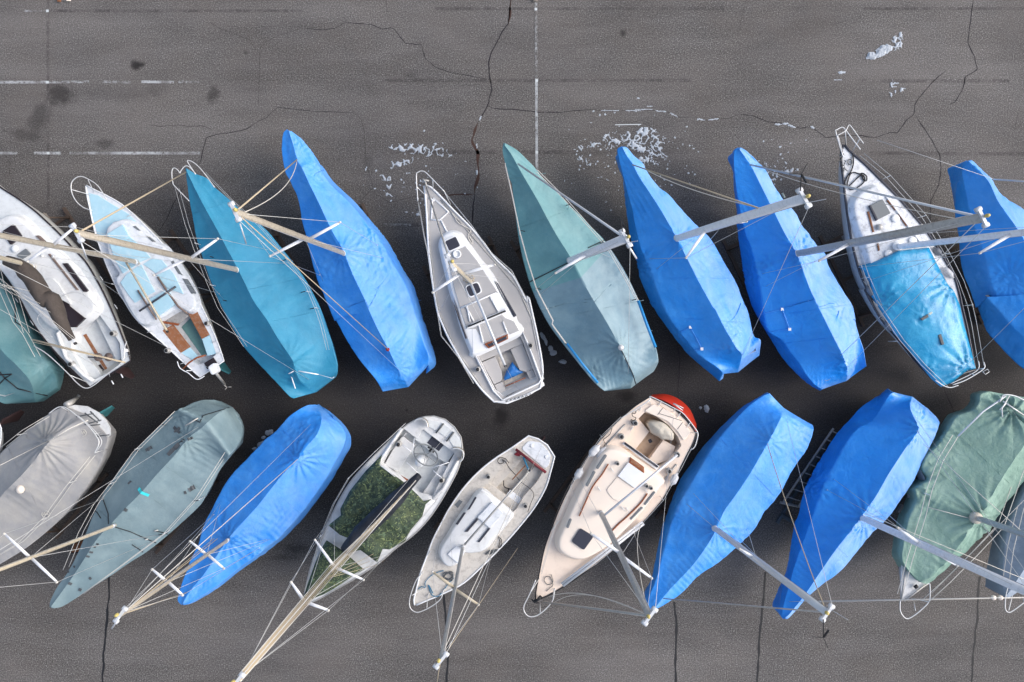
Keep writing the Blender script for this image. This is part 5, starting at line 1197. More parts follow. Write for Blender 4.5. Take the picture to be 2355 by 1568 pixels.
for l in (d2((1040, 225), (865, 412)), d2((760, 570), (640, 765)), d2((1515, 590), (1200, 990)), ): stick(b, 'genoa_track', l, b.zg+.01, .03, 'alu')
fz = well(b, d2((1225, 108), (1330, 150), (1440, 230), (1530, 340), (1560, 420), (1450, 560), (1330, 640), (1005, 440), (1080, 330), (1160, 175)), .55, 'peachfloor', 'peachpale')
slab(b, 'seat', d2((1165, 180), (1258, 290), (1135, 450), (1000, 448), (1080, 330)), fz, .34, 'peach')
slab(b, 'seat', d2((1392, 372), (1500, 430), (1460, 540), (1322, 590), (1262, 548)), fz, .34, 'peach')
slab(b, 'aft_seat', d2((1300, 42), (1440, 105), (1560, 200), (1640, 300), (1580, 370), (1520, 280), (1430, 190), (1225, 100)), b.zg-.02, .06, 'peachpale', r=.05)
for l in (d2((1390, 70), (1340, 135)), d2((1570, 205), (1520, 270)), d2((1355, 125), (1560, 190))): stick(b, 'seam', l, b.zg+.045, .008, 'dark', n=4)
mt = stick(b, 'traveller', d2((1035, 395), (1340, 615)), b.zg+.1, .04, 'dark')
slab(b, 'traveller_bridge', d2((1020, 405), (1040, 390), (1350, 610), (1330, 640)), b.zg-.02, .1, 'trim', parent=mt)
slab(b, 'sole_drain', d2((1255, 370), (1275, 360), (1290, 385), (1265, 395)), fz, .015, 'dark', r=.02)
# canvas cover over wheel
cc = W(d2((1378, 285))[0], fz+.7); wx = (W(d2((1480, 345))[0], 2)-W(d2((1280, 220))[0], 2)).normalized(); wy = Vector((-wx.y, wx.x, 0))
mb = MB(); vs = []; nu, nv = 22, 10
for i in range(nv+1):
    a = i/nv*PI*.5
    for j in range(nu):
        t = 2*PI*j/nu; x = .5*math.cos(t)*math.cos(a); y = .24*math.sin(t)*math.cos(a)
        rr = 1+.12*noise.noise(Vector((x*5, y*7, i*.3)))+.06*math.sin(t*5+x*6)
        vs.append(cc+wx*(x*rr)+wy*(y*rr)+Vector((0, 0, .3*math.sin(a)+.05*noise.noise(Vector((x*6, y*6, 2)))-.25)))
base = [v-Vector((0, 0, .45)) for v in vs[:nu]]
mb.rings([base]+[vs[i*nu:(i+1)*nu] for i in range(nv)], smooth=True); mb.build('wheel_cover', M['cream_cloth'], b.root)
for p in d2((1005, 335), (1440, 650), (1130, 210), (1515, 500)): winch(b, p, b.zg+.03, .09)
for p in d2((968, 580), (1235, 785), (1275, 805)): winch(b, p, zc, .06)
for p in d2((920, 640), (800, 815), (1235, 835), (1060, 1005), (1015, 990)): cleat(b, p, 2.2, zc)
for p in d2((1180, 80), (1100, 260), (380, 1175), (420, 1125), (1520, 1140), (1618, 230), (1355, 35), (1530, 140)): cleat(b, p)
finish_deck(b)
loop_rail(b, 'pushpit', d2((1000, 170), (1260, 5))+[(1494, 911)]+d2((1500, 80), (1580, 130), (1690, 270), (1710, 320), (1680, 430), (1640, 460)), b.zg+.6, [(d2((1260, 5))[0], d2((1275, 40))[0]), (d2((1500, 85))[0], d2((1480, 110))[0]), (d2((1700, 300))[0], d2((1660, 300))[0]), (d2((1130, 85))[0], d2((1150, 110))[0])], .017)
lad = stick(b, 'boarding_ladder', d2((1480, 35), (1510, 50), (1570, 95), (1575, 75), (1485, 30)), b.zg-.1, .018, 'steel')
lifelines(b, [(1245, 1320), (1275, 1215), (1320, 1105), (1384, 1005), (1430, 960)], b.zg+.6, posts=[(1275, 1215), (1320, 1105), (1384, 1005)])
lifelines(b, [(1290, 1348), (1370, 1297), (1460, 1222), (1525, 1150), (1570, 1070), (1590, 1030)], b.zg+.6, posts=[(1370, 1297), (1460, 1222), (1525, 1150)])
loop_rail(b, 'pulpit', e2((125, 360), (90, 440), (62, 500), (70, 535), (95, 553), (135, 545), (180, 510), (215, 465), (225, 405)), b.zg+.6, [(e2((100, 420))[0], e2((145, 350))[0]), (e2((148, 535))[0], e2((148, 470))[0]), (e2((215, 460))[0], e2((222, 405))[0])], .017)
for o in (0, 5): stick(b, 'spinnaker_pole', [(1477+o*.7, 1199+o), (1291+o*.7, 1342+o)], b.zg+.12+o*.005, .042, 'alusilver', n=10)
mast(b, (1382, 1180), (1493, 1416), zb=2.62, m='alu', w=.08, spreads=[((1423, 1272), (1359, 1227)), ((1428, 1277), (1498, 1329))], vane=0)
boom(b, (1390, 1184), (1558, 1045), 3.3, 3.3, .05, 'alusilver')
wire(b.root, 'forestay', b.mB, W((1249, 1384), 2.1), .03, 'alu'); wire(b.root, 'halyard', b.mB, W((1262, 1372), 2.3), .009, 'rope_white', .9); wire(b.root, 'halyard', b.mB, W((1275, 1384), 2.3), .009, 'rope_white', 1.1)
wire(b.root, 'halyard', W((1476, 1205), 2.7), b.mB-Vector((0, 0, .3)), .009, 'rope_white', 1.2)
mb = MB(); p0 = W(e2((120, 470))[0], b.zg+.1); mb.tube([p0, p0+Vector((.1, .06, .05)), p0+Vector((.2, .16, 0))], .05, 8); mb.tube([p0+Vector((-.1, .05, 0)), p0+Vector((0, -.04, .04)), p0+Vector((.12, -.06, 0))], .03, 6)
mb.build('anchor', M['black'], b.root)
fender(d2((800, 420))[0], d2((712, 515))[0], 2.3, 'rearmost white fender lashed at the left rail of the peach yacht', .13)
fender(d2((855, 440))[0], d2((785, 540))[0], 2.2, 'white fender lying inboard of the rearmost one on the peach yacht', .12)
fender(d2((645, 630))[0], d2((585, 725))[0], 2.2, 'foremost white fender on the left rail of the peach yacht', .12)
fender(d2((1515, 680))[0], d2((1465, 780))[0], 2.25, 'white fender on the right rail of the peach yacht', .12)
rope('rope', 'grey rope coiled on the foredeck of the peach yacht', e2((205, 330), (215, 370), (190, 385), (170, 365), (175, 345), (200, 345), (215, 385), (195, 405), (180, 420)), b.zg+.03, .012, 'tape')
rope('rope', 'black rope wound around the left aft winch of the peach yacht', d2((1145, 95), (1130, 125), (1105, 120), (1110, 150), (1140, 165), (1120, 190), (1095, 180), (1100, 210), (1130, 235), (1150, 210), (1135, 190), (1115, 215)), b.zg+.12, .013)
rope('rope', 'black line led along the left side deck of the peach yacht', d2((920, 260), (900, 315), (860, 350), (840, 365), (855, 400), (845, 430)), b.zg+.04, .011)

# --- B1: white stern at the left edge ---
b = deckboat('B1', 'white hull end just showing at the left edge between the two rows', BOT,
  [(-240, 1300), (-215, 1180), (-150, 1060), (-90, 985), (-50, 955), (-30, 945)], [(-235, 1302), (-150, 1260), (-70, 1160), (-20, 1080), (0, 1020), (3, 985)], 'hull_white', 'white', cr='steel cradle under the white hull end at the left edge', stern=[(-10, 955)])
slab(b, 'deck_panel', [(-100, 1010), (-45, 965), (-15, 985), (-15, 1020), (-60, 1100)], b.zg-.012, .02, 'palegrey', r=.1)
finish_deck(b)
# ---------- rigs of the covered boats ----------
def rig_details():
    b = B['T4']
    mast(b, (545, 620), (178, 536), m='spar_tan', w=.092, vane=0, spreads=[((437, 592), (501, 549)), ((430, 594), (354, 633))], fore=(None, (427, 396), 2.45, .022, 'rope_light'))
    stick(b, 'masthead_rod', [(186, 556, 12.2), (200, 596, 11.4)], 12, .018, 'aluwhite')
    loop_rail(b, 'pulpit', b0((1800, 220), (1740, 155), (1700, 150), (1665, 190), (1655, 215), (1640, 190), (1605, 165), (1585, 180), (1580, 230), (1590, 300), (1605, 330), (1740, 470)), 2.75, [], .015)
    loop_rail(b, 'pulpit', b0((1800, 225), (1725, 110), (1735, 97), (1780, 115), (1855, 185), (1975, 345)), 2.75, [], .015)
    lifelines(b, b0((1605, 330), (1700, 680), (1800, 960), (1900, 1220), (2000, 1450))+c0((2130, 490), (2240, 660)), 2.75, posts=b0((1790, 855), (1930, 1240)), zb=2.0)
    lifelines(b, b0((1855, 185), (2100, 440), (2300, 620))+b1((60, 740), (270, 990), (460, 1260), (550, 1480))+c1((590, 450), (650, 690)), 2.75, posts=b1((280, 1000), (465, 1300))+c1((540, 300),), zb=2.0)
    for p, q in (((300, 908), (360, 878)), ((360, 878), (575, 915))): stick(b, 'pushpit', c1(p, q), 2.5, .02, 'aluwhite')
    stick(b, 'pushpit', c1((322, 925), (362, 1045)), 2.3, .02, 'aluwhite'); stick(b, 'pushpit', c1((575, 915), (700, 950), (720, 938)), 2.45, .01, 'aluwhite')
    b = B['T5']
    mast(b, (790, 582), (541, 487), m='spar_tan', w=.088, spreads=[((709, 551), (782, 511)), ((697, 557), (621, 589))], fore=(None, (683, 367), 2.85, .02, 'rope_light'))
    wire(b.root, 'halyard', b.mB-Vector((0, 0, .3)), W((683, 367), 2.85), .012, 'rope_white', .9)
    wire(b.root, 'topping_lift', b.mB, W((891, 802), 3.05), .012, 'rope_light')
    stick(b, 'masthead_rod', [(552, 515, 12), (566, 560, 10.5)], 12, .016, 'aluwhite')
    MB().lathe(on_cover(b, (892, 803)), [(.05, 0), (.07, .06), (.04, .12)], 8).build('block', M['redcloth'], b.root)
    b = B['T7']
    mast(b, (1309, 600), (1438, 548), m='aluwhite', w=.105, zt=12.0, spreads=[((1352, 585), (1277, 628)), ((1366, 572), (1428, 545))], vane=1, fore=(None, (1191, 377), 2.75, .03, 'alusilver'))
    stick(b, 'masthead_rod', [(1449, 572, 11.8), (1463, 594, 11.3)], 12, .02, 'aluwhite')
    LL = b1((2290, 120),)+b2((0, 400), (70, 740), (140, 1000), (225, 1270), (380, 1568))+c2((370, 450), (500, 630))
    lifelines(b, LL, 2.85, posts=b2((70, 760), (225, 1275))+c2((480, 600),), zb=2.05, r=.011, m='rope_white')
    LR = a2((220, 1560),)+b2((240, 190), (480, 430), (850, 850), (910, 930), (1060, 1190), (1150, 1360))+c2((1165, 235),)
    lifelines(b, LR, 2.85, posts=b2((530, 510), (850, 845), (1150, 1370)), zb=2.05, r=.011, m='rope_white')
    stick(b, 'rail_batten', c2((505, 630), (640, 810), (790, 992)), 2.75, .045, 'bluestrip'); stick(b, 'rail_batten', c2((1160, 235), (1230, 430), (1320, 665)), 2.72, .05, 'bluestrip')
    for l in (b2((160, 1215), (530, 1030)), b2((700, 900), (850, 830)), c2((1005, 690), (1110, 910), (1145, 1025))):
        pts = [on_cover(b, p, .02) for p in [(l[0][0]+(l[1][0]-l[0][0])*i/8, l[0][1]+(l[1][1]-l[0][1])*i/8) for i in range(9)]]
        if len(l) == 3: pts += [on_cover(b, (l[1][0]+(l[2][0]-l[1][0])*i/5, l[1][1]+(l[2][1]-l[1][1])*i/5), .02) for i in range(1, 6)]
        MB().tube(pts, .016, 5).build('lacing', M['black'], b.cover)
    MB().lathe(on_cover(b, (1427, 799)), [(.08, 0), (.1, .05), (.06, .12)], 10).build('block', M['steel'], b.root)
    b = B['T8']
    mast(b, (1555, 548), (1847, 456), m='aluwhite', w=.105, vane=1, spreads=[((1624, 523), (1577, 593)), ((1664, 513), (1716, 509))], fore=((1755, 471), (1454, 379), 2.8, .02, 'rope_light'))
    wire(b.root, 'halyard', on_line(b.mA, b.mB, (1760, 472)), W((1482, 389), 2.75), .012, 'rope_white', .5)
    for i in range(9): stick(b, 'mast_letter', [(1642+i*7, 517.5-i*2.2, 6.2+i*.3), (1646+i*7, 514-i*2.2, 6.2+i*.3)], 6, .03, 'tape', n=4)
    b = B['T9']
    mast(b, (1833, 583), (2256, 500), m='alu', w=.105, vane=0, spreads=[((1955, 562), (1883, 600)), ((2003, 551), (2118, 518))], fore=(None, (1725, 379), 2.75, .03, 'alusilver'))
    wire(b.root, 'halyard', b.mB-Vector((0, 0, .5)), W((1763, 392), 3.2), .009, 'rope_white', .4)
    wire(b.root, 'topping_lift', b.mB, W((1932, 818), 3.0), .008)
    b = B['T11']
    mast(b, (2400, 600), (2560, 560), m='aluwhite', zt=11.5, w=.09, spreads=[])
    wire(b.root, 'forestay', W((2285, 412), 2.8), W((2400, 420), 7), .025, 'alusilver')
    wire(b.root, 'forestay_fitting', W((2285, 412), 2.75), W((2016, 322), 2.4), .007)
    b = B['B3']
    mast(b, (261, 1209), (-160, 1370), m='spar_cream', w=.07, spreads=[((68, 1280), (10, 1227)), ((72, 1283), (131, 1338))])
    lifelines(b, [(145, 1310), (180, 1225), (215, 1160), (262, 1100), (305, 1040), (402, 945)], 2.75, posts=[(250, 1113), (310, 1033)], zb=2.0, r=.009, m='rope_white')
    lifelines(b, [(180, 1372), (262, 1312), (375, 1228), (450, 1145), (517, 1040)], 2.75, posts=[(375, 1228), (455, 1150)], zb=2.0, r=.009, m='rope_white')
    def strip(p, q, w, m, name):
        A, Z = on_cover(b, p, .015), on_cover(b, q, .015); d = (Z-A); s = d.cross(Vector((0, 0, 1))).normalized()*w/2; k = 5
        L1 = [on_cover(b, (p[0]+(q[0]-p[0])*i/k, p[1]+(q[1]-p[1])*i/k), .02) for i in range(k+1)]
        mb = MB(); mb.rings([[x-s for x in L1]+[x+s for x in L1[::-1]], [x-s+Vector((0, 0, .008)) for x in L1]+[x+s+Vector((0, 0, .008)) for x in L1[::-1]]]); mb.build(name, M[m], b.cover)
    for p, q, w in (((400, 981), (413, 996), .1), ((402, 994), (414, 983), .1), ((336, 1036), (350, 1028), .12), ((388, 1047), (398, 1035), .16), ((398, 1035), (412, 1020), .14), ((412, 1020), (424, 1010), .07), ((432, 1010), (444, 1005), .1), ((295, 1112), (302, 1106), .06), ((286, 1170), (293, 1174), .1), ((434, 1126), (448, 1118), .16), ((424, 1133), (429, 1131), .1), ((222, 1250), (228, 1252), .06), ((216, 1256), (221, 1258), .06), ((206, 1269), (215, 1270), .06), ((199, 1278), (207, 1280), .06), ((155, 1314), (159, 1312), .1), ((158, 1340), (166, 1343), .09), ((170, 1304), (173, 1301), .07), ((206, 1331), (210, 1328), .09), ((182, 1354), (188, 1357), .09)):
        strip(p, q, w, 'tape', 'tape_patch')
    strip((319, 1122), (325, 1132), .1, 'cyanstrip', 'bright_tape'); strip((325, 1132), (343, 1139), .09, 'cyanstrip', 'bright_tape')
    for l in (((390+60+77, 937), (390+77, 955), (460, 971), (442, 962)), ((250, 1204), (249, 1180), (240, 1155), (235, 1140)), ((264, 1211), (300, 1222), (340, 1240), (365, 1250)), ((232, 1191), (224, 1178), (218, 1173)), ((304, 1252), (320, 1262), (332, 1271)), ((356, 1220), (375, 1224), (390, 1229))):
        pts = []
        for i in range(len(l)-1): pts += [on_cover(b, (l[i][0]+(l[i+1][0]-l[i][0])*j/5, l[i][1]+(l[i+1][1]-l[i][1])*j/5), .02) for j in range(5)]
        MB().tube(pts, .014, 5).build('lacing', M['black'], b.cover)
    for p, q in (((427, 979), (456, 961)), ((356, 1220), (365, 1218)), ((335, 1240), (342, 1238))): MB().tube([on_cover(b, p, .05), on_cover(b, q, .05)], .022, 6).build('batten', M['rope_white'], b.cover)
    b = B['B2']
    wire(b.root, 'backstay', W((-60, 1100), 7.5), W((112, 1013), 3.0), .01, 'rope_white'); stick(b, 'backstay_bridle', [(112, 1013, 3.0), (160, 985, 2.9), (203, 966, 2.6)], 3, .02, 'rope_white')
    lifelines(b, [(-80, 1320), (40, 1250), (100, 1190), (150, 1120), (207, 1050)], 2.7, posts=[(95, 1195), (160, 1110), (220, 1040)], zb=2.0, r=.01, m='rope_white')
    lifelines(b, [(0, 1030), (50, 990), (100, 960)], 2.7, posts=[(40, 1000)], zb=2.0, r=.009, m='rope_white')
    loop_rail(b, 'pushpit', d0((450, 125), (510, 80), (560, 62), (620, 80), (720, 155), (800, 225), (870, 310), (910, 390), (870, 490)), 2.7, [(d0((560, 62))[0], d0((640, 110))[0]), (d0((870, 310))[0], d0((940, 300))[0])], .018)
    loop_rail(b, 'pushpit', d0((720, 145), (830, 240), (935, 375), (890, 470)), 2.5, [], .013)
    for l in (d0((700, 155), (860, 125)), d0((780, 225), (930, 185)), d0((830, 235), (920, 225)), d0((890, 335), (1005, 320)), d0((780, 120), (900, 210)), d0((830, 105), (920, 195))): stick(b, 'stern_ladder', l, 2.35, .022, 'tape')
    Pst = [W(p, 1.99) for p in [(142, 940), (170, 931), (200, 934), (226, 948), (243, 965), (253, 984), (254, 1000), (247, 1006), (215, 972), (180, 952)]]
    MB().rings([[p-Vector((0, 0, .05)) for p in Pst], Pst]).build('stern_deck', M['white'], b.root)
    for p in ((190, 995, 0), (106, 1182, 1)):
        v = on_cover(b, p[:2], .02); a = MB(); a.tube([v+Vector((.13*math.cos(i*.449), .11*math.sin(i*.449), .0)) for i in range(15)], .009, 4, caps=False)
        a.tube([v+Vector((-.09, -.02, 0)), v+Vector((-.03, .06, 0)), v+Vector((.0, -.03, 0)), v+Vector((.04, .06, 0)), v+Vector((.09, -.03, 0))], .009, 4); a.tube([v+Vector((-.08, 0, 0)), v+Vector((.08, 0, 0))], .009, 4); a.build('round_emblem', M['rope_white'], b.cover)
    v = on_cover(b, (47, 1125), .0); MB().lathe(v, [(.14, 0), (.13, .05), (.07, .1), (.02, .12)], 12).build('vent', M['peachpale'], b.cover)
    ob = thing('outboard_motor', 'grey outboard motor leg hung on the stern of the grey beige covered boat', 'outboard motor', W((165, 922), 2), None)
    MB().tube([W((152, 931), 2.2), W((165, 924), 1.9), W((178, 914), 1.2)], [.1, .09, .05], 10).build('drive_leg', M['alu'], ob); MB().tube([W((170, 925), 1.2), W((182, 908), 1.15)], .06, 8).build('gearcase', M['tape'], ob)
    b = B['B4']
    mast(b, (522, 1243), (278, 1413), m='spar_tan', w=.075, spreads=[((473, 1272), (437, 1244)), ((478, 1276), (515, 1307)), ((384, 1337), (350, 1309)), ((388, 1340), (420, 1368))], fore=(None, (428, 1362), 2.5, .014, 'rope_light'), sm_='aluwhite', vane=0)
    wire(b.root, 'backstay_line', b.mB, W((684, 1056), 3.0), .011, 'rope_white')
    for k in (0, 1): wire(b.root, 'halyard', b.mB-Vector((0, 0, .3)), W((500-k*8, 1238), 6.0), .01, 'rope_light')
    stick(b, 'masthead_rod', [(274, 1420, 12), (257, 1445, 11.5)], 12, .016, 'aluwhite')
    b = B['B8']
    mast(b, (1642, 1214), (1900, 1408), m='alusilver', w=.085, vane=1, spreads=[((1741, 1287), (1783, 1320)), ((1732, 1282), (1700, 1262))], fore=(None, (1525, 1376), 2.6, .018, 'alu'))
    wire(b.root, 'topping_lift', b.mB, W((1764, 1020), 3.05), .012, 'rope_light', .2)
    wire(b.root, 'halyard', on_line(b.mA, b.mB, (1660, 1228)), b.mB, .01, 'rope_white', .5)
    b = B['B9']
    mast(b, (1981, 1190), (2370, 1365), m='aluwhite', w=.1, zt=12.2, spreads=[((2115, 1252), (2063, 1213)), ((2120, 1256), (2200, 1300))])
    wire(b.root, 'topping_lift', b.mB, W((2108, 990), 3.05), .007)
    for q in ((2400, 1372), (1890, 1382)): wire(b.root, 'forestay', W((1815, 1383) if q[0] > 2000 else (1815, 1383), 2.6), W(q, 5), .008)
    b = B['B10']
    mast(b, (2245, 1191), (2560, 1300), m='alu', w=.085, zt=12.0, spreads=[])
    MB().lathe(W((2245, 1191), 2.9), [(.2, -.1), (.18, .05), (.12, .1)], 14).build('mast_boot', M['cream_cloth'], b.root)
    loop_rail(b, 'pulpit', e3((695, 470), (695, 520), (715, 555), (740, 562), (790, 530), (845, 475), (852, 420), (850, 380)), 2.65, [(e3((845, 475))[0], e3((750, 455))[0]), (e3((775, 520))[0], e3((765, 470))[0])], .016)
    lifelines(b, e3((845, 475), (960, 370), (1100, 230), (1240, 80))+[(2354, 1080)], 2.7, posts=[(2210, 1265)], zb=2.0, r=.011, m='rope_white')
    lifelines(b, e3((705, 450), (760, 250), (830, 20))+d3((860, 480), (920, 320), (1000, 190)), 2.7, posts=d3((850, 500),), zb=2.0, r=.011, m='rope_white')
    stick(b, 'pushpit', d3((1000, 190), (1130, 60), (1220, 0))+c3((2190, 1110),), 2.75, .028, 'alusilver')
    loop_rail(b, 'pushpit', c3((2130, 1170), (2160, 1110), (2200, 1100), (2280, 1115), (2354, 1150))+[(2400, 935)], 2.8, [], .02)
    for l in (c3((2160, 1160), (2354, 1290)), c3((2220, 1110), (2150, 1230), (2155, 1310)), c3((2190, 1180), (2130, 1240))): stick(b, 'pushpit', l, 2.8, .02, 'steel')
    Pd = [W(p, 1.99) for p in [(2072, 1381), (2071, 1340), (2073, 1300), (2090, 1311), (2112, 1338), (2138, 1341), (2105, 1362)]]
    MB().rings([[p-Vector((0, 0, .05)) for p in Pd], Pd]).build('foredeck', M['white'], b.root)
    stick(b, 'anchor', e3((770, 400), (785, 390)), 2.1, .06, 'black')
    for l in (e3((700, 470), (725, 300)), e3((715, 470), (835, 380))): stick(b, 'toe_rail', l, 2.05, .03, 'alu')
    wire(b.root, 'shroud', W(d3((815, 230))[0], 3.0), W(d3((1345, 700))[0], 5.0), .009, 'rope_white'); wire(b.root, 'shroud', W(e3((510, 10))[0], 6), W(e3((1345, 355))[0], 5), .008, 'rope_white')
    wire(b.root, 'shroud', W(e3((860, 430))[0], 2.6), W(e3((1345, -60))[0], 5), .008, 'rope_white'); stick(b, 'batten', d3((845, 565), (1060, 622)), 2.8, .012, 'rope_white')
    b = B['B11']
    loop_rail(b, 'pulpit', e3((1262, 395), (1250, 440), (1247, 510), (1265, 530), (1290, 520), (1345, 480)), 2.65, [(e3((1265, 520))[0], e3((1290, 420))[0])], .016)
    lifelines(b, e3((1265, 380), (1290, 200), (1345, -20)), 2.7, zb=2.0, r=.011, m='rope_white')
    wire(b.root, 'mooring_line', W((1880, 1384), 2.5), W((2420, 1373), 2.5), .008, 'rope_white')
    mb = MB(); q = W(e3((1202, 452))[0], 2.5)
    for s in (-1, 1): mb.lathe(q+Vector((s*.11, 0, -.06)), [(.03, 0), (.08, .04), (.08, .1), (.03, .14)], 10)
    mb.build('pulley_pair', M['peachpale'], b.root)
    b = B['T1']
    for l in (((0, 862), (28, 860)), ((-5, 888), (12, 870), (28, 860)), ((0, 855), (12, 870), (42, 894), (110, 910)), ((36, 700), (36, 740), (55, 752))):
        pts = []
        for i in range(len(l)-1): pts += [on_cover(b, (l[i][0]+(l[i+1][0]-l[i][0])*j/5, l[i][1]+(l[i+1][1]-l[i][1])*j/5), .02) for j in range(6)]
        MB().tube(pts, .02, 5).build('strap', M['black'], b.cover)
    lifelines(b, [(-20, 590), (0, 672), (30, 740), (52, 768), (80, 820)], 2.75, zb=2.05, r=.009, m='rope_white'); lifelines(b, [(-10, 640), (28, 678), (54, 765)], 2.75, zb=2.05, r=.009, m='rope_white')
    b = B['T9']
    # zipped flaps on two blue covers
    for key, q in (('T8', c2((1510, 545), (1640, 480), (1745, 680), (1620, 705))), ('T9', [(1752, 722), (1798, 711), (1815, 757), (1765, 763)])):
        bb = B[key]; pts = []
        for i in range(len(q)-1): pts += [on_cover(bb, (q[i][0]+(q[i+1][0]-q[i][0])*j/6, q[i][1]+(q[i+1][1]-q[i][1])*j/6), .015) for j in range(7)]
        MB().tube(pts, .015, 5).build('zip_flap', M['blue_light'], bb.cover)
        for p in (q[1], q[2]):
            v = on_cover(bb, p, .02); MB().box(v, (1, 0, 0), (0, 1, 0), (0, 0, 1), .09, .09, .02).build('tag', M['trim'], bb.cover)
rig_details()
def seam(key, p, q, m, r=.006, name='seam'):
    b = B[key]; n = 14
    pts = [on_cover(b, (p[0]+(q[0]-p[0])*i/n, p[1]+(q[1]-p[1])*i/n), .004) for i in range(n+1)]
    MB().tube(pts, r, 5).build(name, M[m], b.cover)
for key, m, ls in (('T4', 'cyan', (((447, 490), (530, 462)), ((470, 590), (600, 530)), ((500, 680), (695, 640)), ((540, 757), (735, 715)))),
                   ('T7', 'teal', (((1170, 410), (1255, 398)), ((1190, 525), (1318, 480)))), ('T7', 'greyblue', (((1262, 735), (1480, 690)), ((1310, 805), (1500, 760)))),
                   ('B3', 'greygreen', (((225, 1170), (330, 1270)), ((275, 1085), (415, 1195)), ((320, 1030), (470, 1130)))), ('B2', 'greybeige', (((20, 1030), (110, 1210)), ((60, 1000), (165, 1150)))),
                   ('T8', 'blue', (((1500, 640), (1680, 640)), ((1540, 730), (1722, 742)))), ('T9', 'blue_deep', (((1755, 730), (1955, 700)), ((1800, 790), (1970, 770)))), ('T5', 'blue_light', (((770, 735), (968, 690)),)),
                   ('B4', 'blue_light', (((560, 1070), (700, 1185)), ((650, 990), (770, 1090)))), ('B8', 'blue_light', (((1560, 1120), (1660, 1280)), ((1650, 1000), (1780, 1140)))), ('B9', 'blue_deep', (((1840, 1180), (1950, 1280)),)), ('B10', 'green', (((2190, 985), (2330, 1120)), ((2130, 1060), (2260, 1170))))):
    for p, q in ls: seam(key, p, q, m)
for key, pts in (('T4', ((483, 590, 8), (513, 690, 8), (657, 597, -8), (701, 670, -8), (722, 708, -8))), ('T7', ((1198, 530, 8), (1235, 663, 8), (1300, 790, 8), (1310, 470, -8), (1389, 557, -8), (1462, 688, -8), (1365, 870, 8))), ('B3', ((248, 1115, 8), (310, 1035, 8), (372, 1228, -6), (456, 1150, -8), (372, 975, 8)))):
    for u, v, d in pts:
        b = B[key]; MB().tube([W((u, v), 2.75), W((u+d*.5, v+1), 2.45), on_cover(b, (u+d, v+2), .01)], .016, 5).build('tie', M['black'], b.cover)

# ---------- ladder, grate, scraps ----------
t = thing('ladder', 'narrow galvanised ladder lying on the ground along the left of a blue covered boat', 'ladder', W((1850, 1080), .3))
r1 = [W((1916, 985), .9), W((1800, 1155), .25)]; r2 = [W((1931, 992), .9), W((1836, 1166), .25)]
for r in (r1, r2): MB().tube(r, .04, 6).build('rail', M['woodgrey'], t)
for i in range(9):
    f = (i+.3)/9; MB().tube([r1[0].lerp(r1[1], f), r2[0].lerp(r2[1], f)], .022, 6).build('rung', M['woodgrey'], t)
MB().tube([r1[1]+Vector((-.1, 0, 0)), r2[1]+Vector((.25, -.05, -.1))], .05, 6).build('foot', M['woodgrey'], t)
t = thing('drain_grate', 'rusty slotted drain grate set in the asphalt beside the grey green cover', 'drain grate', W((180, 1255), 0))
g = d0((665, 1400), (690, 1320), (765, 1290), (735, 1390)); q = [W(p, .012) for p in g]
MB().rings([[p-Vector((0, 0, .01)) for p in offset(q, .05)], offset(q, .05)]).build('frame', M['black'], t)
for i in range(7):
    f = i/6; MB().tube([q[0].lerp(q[3], f)+Vector((0, 0, .012)), q[1].lerp(q[2], f)+Vector((0, 0, .012))], .022, 4).build('bar', M['rust'], t)
def scrap(name, label, px, z, m, cat):
    P = [W(p, z) for p in px]; c = sum(P, Vector())/len(P); t = thing(name, label, cat, c)
    n = len(P); mb = MB(); mb.rings([[p+Vector((0, 0, .012*math.sin(i*2.2)-.012)) for i, p in enumerate(P)], [p+Vector((0, 0, .015*math.sin(i*2.2)+.012)) for i, p in enumerate(offset(P, -.02))]]); mb.build('sheet', M[m], t)
scrap('paper_scrap', 'pale green scrap of paper on the asphalt right of the blue cover mast', b3((122, 402), (140, 392), (165, 435), (145, 446)), .03, 'paper', 'litter')
scrap('timber_block', 'grey timber block at the top edge beside the dashed white line', [(1225, -6), (1236, -6), (1236, 3), (1226, 3)], .12, 'timber', 'timber')
scrap('timber_block', 'cream timber block cut by the top edge at the upper left', [(152, -6), (163, -6), (162, 2), (152, 2)], .12, 'peachpale', 'timber')
scrap('timber_block', 'rust brown block cut by the top edge at the upper left', [(130, -6), (140, -6), (140, 4), (131, 4)], .12, 'rust', 'timber')

# ---------- ground ----------
def asphalt_nodes(t):
    sp = t.noise(23, 4, .85); sp2 = t.noise(34, 2, .6)
    k = t.ramp(sp, [(.36, lin('#282728')), (.48, lin('#4c4a48')), (.58, lin('#706c6a')), (.7, lin('#c8c6c6'))])
    k = t.mix(t.ramp(sp2, [(.56, G(0)), (.74, G(.7))]), k, lin('#a5a3a2'))
    k = t.mix(t.ramp(sp2, [(.28, G(.6)), (.44, G(0))]), k, lin('#343233'))
    k = t.mix(t.ramp(t.noise(.22, 5, .6, dist=.4), [(.38, G(.28)), (.62, G(0))]), k, lin('#3c393a'))
    k = t.mix(t.ramp(t.noise(1.1, 4, .6, stretch=(0, (.35, 1.4, 1))), [(.45, G(0)), (.75, G(.16))]), k, lin('#8b8788'))
    k = t.mix(t.ramp(t.noise(.5, 4, .6), [(.4, G(0)), (.7, G(.2))]), k, lin('#6a6058'))
    k = t.mix(t.ramp(t.noise(1.0, 5, .65, stretch=(0, (.14, 1.6, 1))), [(.4, G(.09)), (.56, G(0))]), k, lin('#302c2c'))
    k = t.mix(t.ramp(t.noise(.33, 3, .5, stretch=(0, (.3, 1, 1))), [(.45, G(0)), (.65, G(.16))]), k, lin('#96918f'))
    return k, sp
